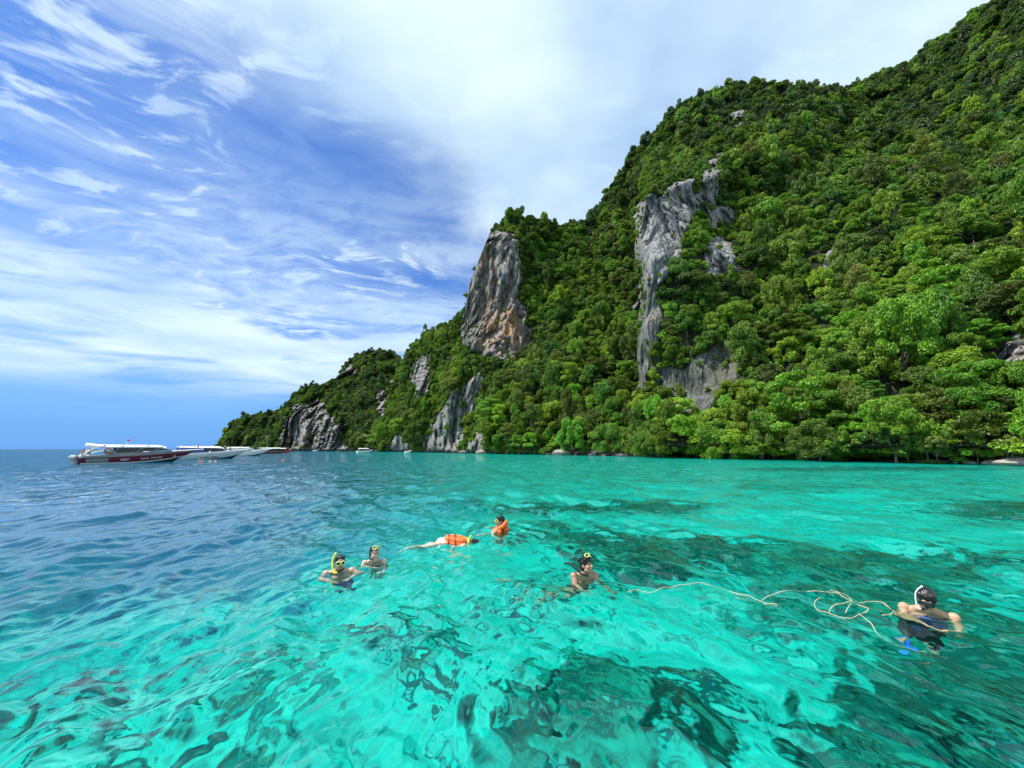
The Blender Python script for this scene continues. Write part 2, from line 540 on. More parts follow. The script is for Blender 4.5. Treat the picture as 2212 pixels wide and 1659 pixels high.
def wave_h(x, y, spacing):
    p = np.stack([x.ravel(), y.ravel(), np.zeros(x.size)], 1)
    wx = (fbm(p / 2.3, 2, 91) * 0.55).reshape(x.shape)
    wy = (fbm(p / 2.3 + 31, 2, 92) * 0.55).reshape(x.shape)
    amp = (0.75 + 0.6 * fbm(p / 4.0, 2, 93)).reshape(x.shape)
    amp2 = (0.8 + 0.7 * fbm(p / 1.4, 2, 94)).reshape(x.shape)
    h = np.zeros_like(x)
    for lam, ang, a, ph in WAVES:
        k = 2 * math.pi / lam
        s_ = np.sin(k * ((x + wx * min(1, lam)) * math.cos(ang) + (y + wy * min(1, lam)) * math.sin(ang)) + ph)
        keep = 1 - sstep(0.22, 0.45, spacing / lam)
        prof = 1.15 * s_ - 0.35 * np.cos(2 * np.arcsin(np.clip(s_, -1, 1)))
        h += a * prof * keep * (amp2 if lam < 1.2 else amp)
    for cx, cy_, k_r in SWIM_AT:        # rings spreading round the swimmers
        r = np.hypot(x - cx, y - cy_)
        h += k_r * 0.020 * np.sin(2 * math.pi * r / 0.34) * np.exp(-r / 0.55) * (1 - sstep(0.08, 0.17, spacing))
    return h


def build_water():
    rs, X, Y, sp_ = polar(1.2, 42000, 0.0072, 0.05, 70.0, -80, 80, 560)
    dr = np.gradient(rs)[:, None] * np.ones_like(X)
    Z = wave_h(X, Y, np.maximum(sp_, dr))
    me = np_mesh('sea', np.stack([X, Y, Z], -1).reshape(-1, 3), grid_faces(*X.shape))
    lod = sstep(5, 60, rs)[:, None] * np.ones_like(X)
    attr(me, 'far', lod.ravel())
    return me


def water_material():
    m = bpy.data.materials.new('sea_water')
    m.use_nodes = True
    t = NT(m.node_tree)
    co = t.n('ShaderNodeTexCoord').outputs['Object']
    far = t.n('ShaderNodeAttribute', attribute_name='far').outputs['Fac']
    n1 = t.noise(t.mapping(co, rot=(0, 0, R(-14)), scale=(1.5, 0.85, 1)), 3.4, 2.0, 0.45, 0.2)
    n2 = t.noise(t.mapping(co, rot=(0, 0, R(-20)), scale=(1.5, 0.7, 1)), 0.55, 4, 0.55, 0.6)
    n3 = t.noise(t.mapping(co, rot=(0, 0, R(10)), scale=(1.3, 0.8, 1)), 0.10, 4, 0.5, 0.4)
    b1 = t.n('ShaderNodeBump', {'Height': n1, 'Strength': 1.0, 'Distance': 0.027})
    b2 = t.n('ShaderNodeBump', {'Height': n2, 'Strength': far, 'Distance': 1.0, 'Normal': b1})
    b3 = t.n('ShaderNodeBump', {'Height': n3, 'Strength': far, 'Distance': 0.9, 'Normal': b2})
    N = b3.outputs[0]
    fres = t.n('ShaderNodeFresnel', {'IOR': 1.333, 'Normal': N}).outputs[0]
    gl = t.n('ShaderNodeBsdfGlossy', {'Color': (1, 1, 1), 'Roughness': 0.03, 'Normal': N})
    rf = t.n('ShaderNodeBsdfRefraction', {'Color': (0.97, 1, 1), 'Roughness': 0.0, 'IOR': 1.333, 'Normal': N})
    tr = t.n('ShaderNodeBsdfTransparent', {'Color': (0.97, 1, 1)})
    inc = t.n('ShaderNodeNewGeometry').outputs['Incoming']
    d = t.math('ABSOLUTE', t.vmath('DOT_PRODUCT', inc, N, out=1))
    wgt = t.ramp(d, 0.62, 0.88)
    body = t.n('ShaderNodeMixShader', {0: wgt, 1: rf.outputs[0], 2: tr.outputs[0]})
    out = t.n('ShaderNodeMixShader', {0: fres, 1: body.outputs[0], 2: gl.outputs[0]})
    vol = t.n('ShaderNodeVolumeAbsorption', {'Color': (0.0, 0.964, 0.945), 'Density': 0.56})
    t.n('ShaderNodeOutputMaterial', {'Surface': out, 'Volume': vol})
    return m


# dark reef and weed patches, and the drop-off into blue water (photo coordinates of the water above them)
REEF = [(1390, 1500, 215, 110, 1.0), (1180, 1610, 100, 60, 0.8), (1480, 1600, 150, 60, 0.85), (1990, 1360, 400, 130, 0.95), (2100, 1210, 260, 45, 0.7), (2060, 1560, 260, 130, 0.95), (1780, 1560, 120, 60, 0.6),
        (1500, 1195, 340, 42, 0.95), (1780, 1230, 260, 50, 0.85), (1250, 1150, 190, 30, 0.75), (1360, 1092, 230, 16, 0.8), (2120, 1095, 200, 22, 0.6), (1900, 1012, 420, 7, 0.5),
        (1130, 1095, 130, 12, 0.75), (1000, 1075, 120, 10, 0.6), (1700, 1050, 250, 8, 0.4), (380, 1590, 330, 70, 0.7), (80, 1450, 150, 60, 0.75), (215, 1530, 35, 16, 0.8), (820, 1385, 170, 28, 0.6),
        (520, 1380, 120, 30, 0.6), (640, 1470, 110, 22, 0.45), (1240, 1240, 60, 18, 0.5), (2150, 1240, 160, 40, 0.6), (1650, 1290, 190, 24, 0.6), (2100, 1640, 300, 40, 0.8), (1900, 1450, 200, 40, 0.7)]
DROP = np.array([(-700, 1300), (0, 1300), (300, 1265), (600, 1215), (760, 1175), (880, 1130), (960, 1060), (940, 1010), (905, 985), (880, 975)], float)


def bed_point(x, y, depth=3.4):
    g = ground(x, y)
    v = g - np.array([0, 0, CAM_H])
    v /= np.linalg.norm(v)
    hz = math.hypot(v[0], v[1])
    s_ = hz / 1.333
    k = s_ / math.sqrt(1 - s_ * s_)
    return g[:2] + v[:2] / hz * k * depth


DROP_W = np.array([bed_point(*p) for p in DROP])


def build_bed():
    rs, X, Y, _ = polar(1.0, 42000, 0.016, 0.06, 90.0, -82, 82, 300)
    p = np.stack([X.ravel(), Y.ravel(), np.zeros(X.size)], 1)
    wx = p[:, 0] + 1.25 * fbm(p / 2.4, 5, 71) * (1 + p[:, 1] * 0.03).clip(0.3, 4)
    wy = p[:, 1] + 1.25 * fbm(p / 2.4 + 19, 5, 72) * (1 + p[:, 1] * 0.03).clip(0.3, 4)
    reef = np.zeros(len(p))
    for x, y, rx, ry, s_ in REEF:
        c = bed_point(x, y)
        e = bed_point(x + rx, y) - c
        f = (bed_point(x, max(974, y - ry)) - bed_point(x, y + ry)) / 2
        A = np.linalg.inv(np.stack([e, f], 1))
        q = np.stack([wx - c[0], wy - c[1]], 1) @ A.T
        reef = np.maximum(reef, s_ * (1 - sstep(0.45, 1.2, np.hypot(q[:, 0], q[:, 1]))))
    # signed distance to the drop-off line, relative to the distance from the shore viewer
    d = np.full(len(p), 1e9)
    side = np.zeros(len(p))
    for a, b in zip(DROP_W[:-1], DROP_W[1:]):
        e = b - a
        tt = np.clip(((wx - a[0]) * e[0] + (wy - a[1]) * e[1]) / (e @ e), 0, 1)
        dd = np.hypot(wx - a[0] - tt * e[0], wy - a[1] - tt * e[1])
        sg = np.sign(e[0] * (wy - a[1]) - e[1] * (wx - a[0]))
        side = np.where(dd < d, sg, side)
        d = np.minimum(d, dd)
    rel = side * d / (2.0 + 0.16 * np.hypot(p[:, 0], p[:, 1]))
    deep = sstep(-1.2, 2.2, rel)
    z = -3.4 - 0.5 * fbm(p / 6.0, 3, 75) - 7.0 * deep + reef * (0.55 + 0.6 * fbm(p / 1.1, 4, 76)) - 0.12 * fbm(p / 1.3, 3, 77)
    z = np.where(np.hypot(p[:, 0], p[:, 1]) > 2500, -22, z)
    me = np_mesh('sea_bed', np.stack([p[:, 0], p[:, 1], z], 1), grid_faces(*X.shape))
    attr(me, 'reef', reef)
    attr(me, 'deep', deep)
    return me


def bed_material():
    m = bpy.data.materials.new('sand_and_reef')
    m.use_nodes = True
    t = NT(m.node_tree)
    co = t.n('ShaderNodeTexCoord').outputs['Object']
    rf = t.n('ShaderNodeAttribute', attribute_name='reef').outputs['Fac']
    dp = t.n('ShaderNodeAttribute', attribute_name='deep').outputs['Fac']
    n1 = t.noise(co, 0.9, 6, 0.62, 0.5)
    n2 = t.noise(co, 3.2, 5, 0.6)
    n3 = t.noise(co, 0.28, 5, 0.55)
    sand = t.mix(t.ramp(n1, 0.33, 0.7), (0.27, 0.275, 0.25), (0.46, 0.45, 0.40))
    spots = t.math('MULTIPLY', t.ramp(n1, 0.56, 0.66), t.ramp(n3, 0.45, 0.62))
    heads = t.n('ShaderNodeTexVoronoi', {'Vector': co, 'Scale': 1.3, 'Randomness': 1.0}).outputs['Distance']
    coral = t.mix(t.ramp(t.math('ADD', n2, t.math('MULTIPLY', t.math('SUBTRACT', 0.45, heads), 0.5)), 0.35, 0.72), (0.026, 0.070, 0.060), (0.13, 0.22, 0.175))
    k = t.ramp(t.math('ADD', rf, t.math('MULTIPLY', t.math('SUBTRACT', n1, 0.5), 0.6)), 0.20, 0.62)
    c = t.mix(t.math('MULTIPLY', spots, 0.3), sand, coral)
    c = t.mix(k, c, coral)
    c = t.mix(dp, c, (0.045, 0.13, 0.31))  # blue light scattered in deep water, painted into the bed colour
    b = t.n('ShaderNodeBsdfDiffuse', {'Color': c, 'Normal': t.n('ShaderNodeBump', {'Height': n2, 'Strength': 0.5, 'Distance': 0.1})})
    t.n('ShaderNodeOutputMaterial', {'Surface': b})
    return m


link('sea_bed', build_bed(), bed_material(), kind='structure', label='pale sand sea bed with dark reef patches under clear water')
link('sea', build_water(), water_material(), kind='structure', label='clear turquoise sea turning blue over the drop-off')

# ------------------------------------------------------------------ vegetation


def leaf_material(name, dark, lite, trans):
    m = bpy.data.materials.new(name)
    m.use_nodes = True
    t = NT(m.node_tree)
    oi = t.n('ShaderNodeObjectInfo').outputs['Random']
    co = t.n('ShaderNodeTexCoord').outputs['Object']
    lf = t.n('ShaderNodeAttribute', attribute_name='tone').outputs['Fac']
    v = t.math('ADD', t.math('MULTIPLY', oi, 0.75), t.math('MULTIPLY', lf, 0.45))
    loc = t.n('ShaderNodeObjectInfo').outputs['Location']
    v = t.math('ADD', v, t.ramp(t.noise(loc, 0.035, 3, 0.5), 0.3, 0.7, -0.35, 0.35))
    c = t.mix(t.ramp(v, 0.1, 1.0, smooth=False), dark, lite)
    hs = t.n('ShaderNodeHueSaturation', {'Hue': t.ramp(t.math('FRACT', t.math('MULTIPLY', oi, 7.31)), 0, 1, 0.498, 0.548, smooth=False),
                                        'Saturation': 1.05, 'Value': t.ramp(t.math('FRACT', t.math('MULTIPLY', oi, 3.77)), 0, 1, 0.56, 1.5, smooth=False), 'Color': c}).outputs[0]
    df = t.n('ShaderNodeBsdfDiffuse', {'Color': hs})
    tl = t.n('ShaderNodeBsdfTranslucent', {'Color': t.mix(0.5, hs, trans)})
    gl = t.n('ShaderNodeBsdfGlossy', {'Color': (1, 1, 1), 'Roughness': 0.45})
    a = t.n('ShaderNodeMixShader', {0: 0.30, 1: df.outputs[0], 2: tl.outputs[0]})
    b = t.n('ShaderNodeMixShader', {0: 0.02, 1: a.outputs[0], 2: gl.outputs[0]})
    t.n('ShaderNodeOutputMaterial', {'Surface': b})
    return m


M_LEAF = leaf_material('forest_leaves', (0.050, 0.110, 0.018), (0.21, 0.29, 0.030), (0.20, 0.30, 0.02))
M_LEAF_BRIGHT = leaf_material('sea_almond_leaves', (0.11, 0.20, 0.022), (0.26, 0.37, 0.038), (0.24, 0.36, 0.03))
M_LEAF_PALE = leaf_material('pale_leaves', (0.20, 0.25, 0.055), (0.32, 0.35, 0.085), (0.30, 0.36, 0.07))
M_LEAF_OLIVE = leaf_material('olive_leaves', (0.075, 0.120, 0.022), (0.175, 0.205, 0.036), (0.20, 0.22, 0.03))
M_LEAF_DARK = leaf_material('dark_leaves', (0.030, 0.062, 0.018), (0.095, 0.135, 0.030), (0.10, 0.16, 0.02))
M_BARK = principled('bark', (0.085, 0.072, 0.058), 0.9, noise=0.35, nscale=3.0)


def crown_mesh(name, seed, n_lobes, leaves, leaf, flat=0.62, spread=0.72, lobe_r=(0.26, 0.44), layered=False):
    """leaf-sized faces spread over many lobes; unit crown radius, base of the crown at z = 0"""
    g = np.random.default_rng(seed)
    V, T = [], []
    for i in range(n_lobes):
        if i == 0:
            c = np.array([0, 0, 0.55 * flat])
        else:
            th = g.uniform(0, 6.283)
            zf = g.uniform(-0.75, 1.0)
            rr = spread * math.sqrt(max(0.05, 1 - max(0, zf) ** 2)) * g.uniform(0.55, 1.0)
            c = np.array([rr * math.cos(th), rr * math.sin(th), (0.45 + 0.62 * zf) * flat])
        r = g.uniform(*lobe_r)
        n = int(leaves / n_lobes * (r / np.mean(lobe_r)) ** 2)
        d = g.normal(size=(n, 3))
        d /= np.linalg.norm(d, axis=1)[:, None]
        low = d[:, 2] < -0.55
        d[low, 2] *= -g.uniform(0.0, 1, low.sum())
        d /= np.linalg.norm(d, axis=1)[:, None]
        fl = 0.5 if layered else 0.85
        rad = r * g.uniform(0.62, 1.06, n) ** 0.7
        p = c + d * rad[:, None] * np.array([1, 1, fl])
        nrm = d * 0.75 + np.array([0, 0, 0.30]) + g.normal(size=(n, 3)) * 0.48
        nrm /= np.linalg.norm(nrm, axis=1)[:, None]
        a = np.cross(nrm, g.normal(size=(n, 3)))
        a /= np.linalg.norm(a, axis=1)[:, None]
        b = np.cross(nrm, a)
        s_ = leaf * g.uniform(0.6, 1.35, n)[:, None]
        droop = nrm * s_ * -0.22
        q = np.stack([p - a * s_ + droop, p - b * s_ * 0.5, p + a * s_ + droop, p + b * s_ * 0.5], 1)
        V.append(q.reshape(-1, 3))
        T.append(np.repeat(np.clip(g.normal(0.5, 0.22, n) + g.normal(0, 0.22), 0, 1), 4))
    V = np.concatenate(V)
    me = np_mesh(name, V, np.arange(len(V)).reshape(-1, 4), smooth=False)
    attr(me, 'tone', np.concatenate(T))
    return me


def trunk_mesh(name, seed, h, r0, spread, limbs=5):
    """tapered trunk with rising limbs; base at z = -h, crown base at z = 0"""
    g = np.random.default_rng(seed)
    bm = bmesh.new()

    def tube(pts, rad, seg=6):
        rings = []
        for i, (p, r) in enumerate(zip(pts, rad)):
            d = (pts[min(i + 1, len(pts) - 1)] - pts[max(i - 1, 0)]).normalized()
            u = d.orthogonal().normalized()
            v = d.cross(u)
            rings.append([bm.verts.new(p + (u * math.cos(k * 6.283 / seg) + v * math.sin(k * 6.283 / seg)) * r) for k in range(seg)])
        for a, b in zip(rings[:-1], rings[1:]):
            for k in range(seg):
                bm.faces.new((a[k], a[(k + 1) % seg], b[(k + 1) % seg], b[k]))
        bm.faces.new(rings[-1])

    lean = Vector((g.normal(0, 0.08), g.normal(0, 0.08), 0))
    pts = [Vector((0, 0, -h)), Vector((0, 0, -h * 0.6)) + lean * h * 0.6, Vector((0, 0, 0.0)) + lean * h, Vector((0, 0, 0.35)) + lean * h]
    tube(pts, [r0 * 1.35, r0, r0 * 0.75, r0 * 0.4])
    for k in range(limbs):
        a = k * 6.283 / limbs + g.uniform(-0.4, 0.4)
        s_ = pts[1].lerp(pts[2], g.uniform(0.5, 1.0))
        e = Vector((math.cos(a) * spread, math.sin(a) * spread, g.uniform(0.15, 0.5)))
        mid = s_.lerp(e, 0.5) + Vector((0, 0, -0.06))
        tube([s_, mid, e], [r0 * 0.5, r0 * 0.33, r0 * 0.12], 5)
    return bm_mesh(bm, name)


def recolour(me, mat, name):
    c = me.copy()
    c.name = name
    c.materials[0] = mat
    return c


CR_FAR = [crown_mesh('crown_far', 100 + i, 13 + i % 4, 1500, 0.115, flat=0.85 + 0.12 * (i % 3)) for i in range(6)]
CR_MID = [crown_mesh('crown_mid', 200 + i, 26 + 3 * (i % 3), 2900, 0.072, flat=0.9 + 0.25 * (i % 3), spread=0.8, lobe_r=(0.14, 0.36)) for i in range(6)]
CR_NEAR = [crown_mesh('crown_near', 300 + i, 44, 8000, 0.043, flat=0.95 + 0.2 * (i % 2), spread=0.78, lobe_r=(0.10, 0.27), layered=(i % 3 == 0)) for i in range(5)]
CR_SHRUB = [crown_mesh('crown_shrub', 400 + i, 7, 420, 0.19, flat=0.9, lobe_r=(0.3, 0.5)) for i in range(4)]
TRUNKS = [trunk_mesh('trunk', 500 + i, 0.75, 0.045, 0.5) for i in range(4)]
for me in TRUNKS:
    me.materials.append(M_BARK)
for lst, mats in ((CR_FAR, [M_LEAF]), (CR_MID, [M_LEAF, M_LEAF, M_LEAF, M_LEAF, M_LEAF_BRIGHT, M_LEAF_OLIVE]), (CR_NEAR, [M_LEAF_BRIGHT]), (CR_SHRUB, [M_LEAF, M_LEAF_BRIGHT])):
    for i, me in enumerate(lst):
        me.materials.append(mats[i % len(mats)])


def surface_samples(ter, g, n, pick):
    """n random points of a terrain, weighted by area and by pick(face arrays)"""
    G = ter['G']
    a, b, c, d = G[:-1, :-1], G[:-1, 1:], G[1:, 1:], G[1:, :-1]
    nr = np.cross(c - a, d - b)
    area = np.linalg.norm(nr, axis=2) / 2
    nrm = nr / np.maximum(np.linalg.norm(nr, axis=2), 1e-9)[..., None]
    ctr = (a + b + c + d) / 4
    f = lambda q: (q[:-1, :-1] + q[1:, 1:]) / 2
    rock, X, Yp = f(ter['rock']), f(ter['X']), f(ter['Yp'])
    wide = np.where(ctr[..., 2] > 2.5, rock, 0)
    for ax_ in (0, 1):          # rock within a few cells keeps big crowns away
        wide = np.max([np.roll(wide, k, ax_) for k in range(-4, 5)], 0)
    ter['wide'] = wide
    wgt = area * pick(ctr, rock, X, Yp)
    wgt = np.minimum(wgt, np.quantile(wgt, 0.995))
    pr = (wgt / wgt.sum()).ravel()
    idx = g.choice(len(pr), n, p=pr)
    r, q = np.divmod(idx, G.shape[1] - 1)
    u, v = g.random(n)[:, None], g.random(n)[:, None]
    pos = (1 - u) * (1 - v) * a[r, q] + u * (1 - v) * b[r, q] + u * v * c[r, q] + (1 - u) * v * d[r, q]
    return pos, nrm[r, q], rock[r, q], wide[r, q], Yp[r, q]


class Plants:
    def __init__(self):
        self.pos, self.rad, self.var, self.rot, self.zs, self.zone = [], [], [], [], [], []

    def add(self, pos, rad, var, rot, zs, zone):
        self.pos.append(pos); self.rad.append(rad); self.var.append(var); self.rot.append(rot); self.zs.append(zs); self.zone.append(zone)

    def cat(self):
        return [np.concatenate(v) for v in (self.pos, self.rad, self.var, self.rot, self.zs, self.zone)]


# variants: 0-5 far crowns, 6-11 mid crowns, 12-16 near crowns, 17-20 shrubs
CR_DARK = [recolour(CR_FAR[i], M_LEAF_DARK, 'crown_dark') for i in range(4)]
ALLCR = CR_FAR + CR_MID + CR_NEAR + CR_SHRUB + CR_DARK
pl = Plants()
g = np.random.default_rng(77)


def thin(pos, rad, k):
    """drop plants that stand too close to an earlier one (grid hash)"""
    keep = np.ones(len(pos), bool)
    cell = {}
    for i, (p, r) in enumerate(zip(pos, rad)):
        key = tuple((p // 4.0).astype(int))
        ok = True
        for a in (-1, 0, 1):
            for b in (-1, 0, 1):
                for c in (-1, 0, 1):
                    for j in cell.get((key[0] + a, key[1] + b, key[2] + c), ()):
                        dd = pos[j] - p
                        if dd @ dd < (k * (r + rad[j])) ** 2:
                            ok = False
                            break
                    if not ok:
                        break
                if not ok:
                    break
            if not ok:
                break
        if ok:
            cell.setdefault(key, []).append(i)
        else:
            keep[i] = False
    return keep


def populate(ter, n, zone, far):
    pos, nrm, rock, X, Yp = surface_samples(ter, g, n, lambda c, rk, x, y: np.where(rk > 0.45, 0.05, 1.0) * (c[..., 2] > 0.8) * (x < 2560))
    low = sstep(45, 4, pos[:, 2])
    rad = (2.5 + 2.4 * low * g.uniform(0.4, 1.0, n)) * g.lognormal(0, 0.46, n).clip(0.45, 2.2) * (1.1 if far else 1.0)
    rad = np.where(rock > 0.45, rad * 0.35, np.where(X > 0.5, np.minimum(rad, 1.0 + 0.008 * np.linalg.norm(pos, axis=1)) * 0.75, rad))
    rad = np.minimum(rad, 30 * np.linalg.norm(pos, axis=1) / F_PX)
    kp = thin(pos, rad, 0.38)
    pos, nrm, rad, rock = pos[kp], nrm[kp], rad[kp], rock[kp]
    n = len(pos)
    dist = np.linalg.norm(pos, axis=1)
    pxr = rad * F_PX / dist
    var = np.where(pxr > 17, g.integers(12, 17, n), np.where(pxr > 8, g.integers(6, 12, n), g.integers(0, 6, n)))
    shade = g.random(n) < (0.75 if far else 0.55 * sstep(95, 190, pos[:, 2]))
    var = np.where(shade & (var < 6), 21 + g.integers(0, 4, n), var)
    p = pos + nrm * (rad * 0.18)[:, None] + np.array([0, 0, 1]) * (rad * 0.10)[:, None]
    p[:, 2] = np.maximum(p[:, 2], rad * 0.10 + 0.35)
    zs_k = np.where(g.random(n) < 0.28, g.uniform(1.5, 2.2, n), g.uniform(0.7, 1.3, n))
    rad = np.where(zs_k > 1.4, rad * 0.78, rad)
    pl.add(p, rad, var, g.uniform(0, 6.283, n), zs_k, np.full(n, zone))


populate(AB, 15000, 0, False)
populate(FC, 9000, 1, True)
# small shrubs filling the gaps and dotting the rock ledges
for ter, n, k, zmax in ((AB, 14000, 1.0, 999), (FC, 2200, 1.8, 999), (AB, 800, 0.9, 6.0)):
    pos, nrm, rock, X, Yp = surface_samples(ter, g, n, lambda c, rk, x, y: np.where(rk > 0.45, 0.10, 1.0) * (c[..., 2] > 0.5) * (c[..., 2] < zmax) * (x < 2560) if zmax > 100 else (c[..., 2] > 0.5) * (c[..., 2] < zmax) * (rk < 2) * (x > 1050) * (x < 2560) * 1.0)
    rad = g.uniform(0.7, 1.7, n) * k
    rad = np.where((rock > 0.45) & (zmax > 100), rad * 0.6, rad)
    pl.add(pos + nrm * (rad * 0.25)[:, None], rad, g.integers(17, 21, n), g.uniform(0, 6.283, n), g.uniform(0.8, 1.4, n), np.full(n, 2))

pos, rad, var, rot, zs, zone = pl.cat()

# trees singled out along the shore: photo x, photo y of the crown centre, depth offset, crown radius, mesh, leaf material, label
SHORE_TREES = [
    (1385, 860, 4.3, 3, M_LEAF_PALE, 'big tree with pale yellowish crown at the foot of the grey rock strata'),
    (1320, 800, 5.6, 0, M_LEAF_BRIGHT, 'tall light green tree left of the pale yellowish crown'),
    (1305, 740, 4.4, 1, M_LEAF, 'dark rounded tree in the valley above the tall light green tree'),
    (1080, 915, 4.6, 1, M_LEAF_BRIGHT, 'vivid yellow-green round tree right of the grey shore slab'),
    (1000, 875, 3.0, 2, M_LEAF_BRIGHT, 'small yellow-green tree growing on top of the grey shore slab'),
    (1120, 955, 4.4, 0, M_LEAF_BRIGHT, 'broad leafy tree in front of the vivid yellow-green tree'),
    (1215, 950, 3.4, 3, M_LEAF_BRIGHT, 'yellow-tinged tree hanging low over the water below the valley'),
    (1195, 875, 3.4, 4, M_LEAF_OLIVE, 'greyish feathery tree behind the shoreline below the valley'),
    (1290, 945, 4.0, 2, M_LEAF_BRIGHT, 'light green shore tree leaning out beneath the tall light green tree'),
    (1385, 965, 2.1, 4, M_LEAF_BRIGHT, 'small bright round bush at the water below the pale crown'),
    (1460, 940, 3.2, 0, M_LEAF, 'dark green tree at the waterline under the rock strata'),
    (1550, 945, 3.0, 2, M_LEAF_BRIGHT, 'leafy green tree at the right end of the rock strata'),
    (1590, 890, 3.6, 1, M_LEAF_BRIGHT, 'upright light green tree behind the leafy tree by the strata'),
    (1690, 905, 4.3, 3, M_LEAF_BRIGHT, 'wide bright tree with bare branches showing at the shore'),
    (1640, 965, 2.0, 4, M_LEAF_BRIGHT, 'low green bush at the feet of the wide bright tree'),
    (1740, 945, 2.4, 1, M_LEAF, 'darker green tree beside the wide bright tree'),
    (1840, 930, 2.7, 2, M_LEAF_BRIGHT, 'domed bright green tree close to the water'),
    (1838, 970, 1.1, 0, M_LEAF_PALE, 'small yellow-green bush hanging just above the water'),
    (1985, 820, 4.0, 4, M_LEAF_OLIVE, 'big dull olive tree high on the bank behind the pale spreading bush'),
    (1960, 880, 2.4, 1, M_LEAF, 'dark shaded tree left of the pale spreading bush'),
    (2020, 955, 1.55, 2, M_LEAF_PALE, 'left half of the pale spreading shore bush beside its larger twin'),
    (2110, 945, 1.95, 0, M_LEAF_PALE, 'large pale spreading bush on the rocks'),
    (2170, 880, 2.2, 3, M_LEAF_OLIVE, 'brownish olive tree at the far right above the pale boulders'),
    (1880, 850, 3.1, 3, M_LEAF, 'deep green tree above the domed bright tree'),
    (1810, 790, 3.6, 1, M_LEAF_OLIVE, 'olive tree on the slope above the deep green shore trees'),
    (1640, 820, 3.2, 0, M_LEAF, 'dark round tree behind the upright light green tree'),
]
near_meshes = {}


def shore_tree(x, y, r, mi, mat, label, k):
    c0 = np.array(at(x, y, float(np.exp(np.interp(x, SHORE_X, np.log(SHORE_Y))))))
    # stand on the slope: march out along the sight line until close above the surface
    i = int(np.clip(round((x - 806) / 3.0), 0, AB['G'].shape[1] - 1))
    col_ = AB['G'][:, i]
    zc = col_[:, 2]
    j = int(np.argmin(np.abs(AB['Yp'][:, i] - y)))
    b = col_[j]
    d = b - np.array([0, 0, CAM_H])
    c = np.array([0, 0, CAM_H]) + d * (1 - 0.55 * r / np.linalg.norm(d))
    key = (mi, mat.name)
    if key not in near_meshes:
        near_meshes[key] = recolour(CR_NEAR[mi], mat, 'crown_near')
    zb = max(c[2] - 0.45 * r, 0.25 + 0.12 * r)
    e = empty('shore_tree', (c[0], c[1], zb), random.uniform(0, 6.28), label=label, category='tree', group='trees and bushes along the shore')
    e.scale = (r, r, r * 0.95)
    link('crown', near_meshes[key], None, e)
    t = TRUNKS[k % 4]
    link('trunk', t, None, e)
    return c, r


shore_c = [shore_tree(*a, k) for k, a in enumerate(SHORE_TREES)]
keep = np.ones(len(pos), bool)
for c, r in shore_c:       # make room round the singled-out trees
    d = pos - c
    toward = (d @ (-c / np.linalg.norm(c)))
    near = np.linalg.norm(d, axis=1)
    keep &= ~((near < 0.75 * r) | ((toward > 0) & (near < 1.3 * r)))
sq = g.uniform(0.78, 1.28, len(pos))[keep]
pos, rad, var, rot, zs, zone = (a[keep] for a in (pos, rad, var, rot, zs, zone))

# which of the remaining plants show largest: paint discs far to near into a small image
W_, H_ = 512, 384
buf = np.full((H_, W_), -1, np.int32)
ctr = pos + np.stack([0 * rad, 0 * rad, rad * 0.4], 1)
dep = ctr[:, 1] * cp + (ctr[:, 2] - CAM_H) * sp
uu = (512 + F_PX * ctr[:, 0] / dep) / 2
vv = (384 - F_PX * ((ctr[:, 2] - CAM_H) * cp - ctr[:, 1] * sp) / dep) / 2
rr_ = F_PX * rad * 0.85 / dep / 2
for i in np.argsort(-dep):
    r = rr_[i]
    x0, x1, y0, y1 = int(uu[i] - r), int(uu[i] + r) + 1, int(vv[i] - r), int(vv[i] + r) + 1
    if x1 < 0 or y1 < 0 or x0 >= W_ or y0 >= H_:
        continue
    x0, y0 = max(x0, 0), max(y0, 0)
    sub = buf[y0:y1, x0:x1]
    yy_, xx_ = np.ogrid[y0:y0 + sub.shape[0], x0:x0 + sub.shape[1]]
    sub[(xx_ - uu[i]) ** 2 + (yy_ - vv[i]) ** 2 <= r * r] = i
seen = np.bincount(buf[buf >= 0], minlength=len(pos))
order = np.argsort(-seen)
single = order[:300 - len(SHORE_TREES)]
is_single = np.zeros(len(pos), bool)
is_single[single] = True

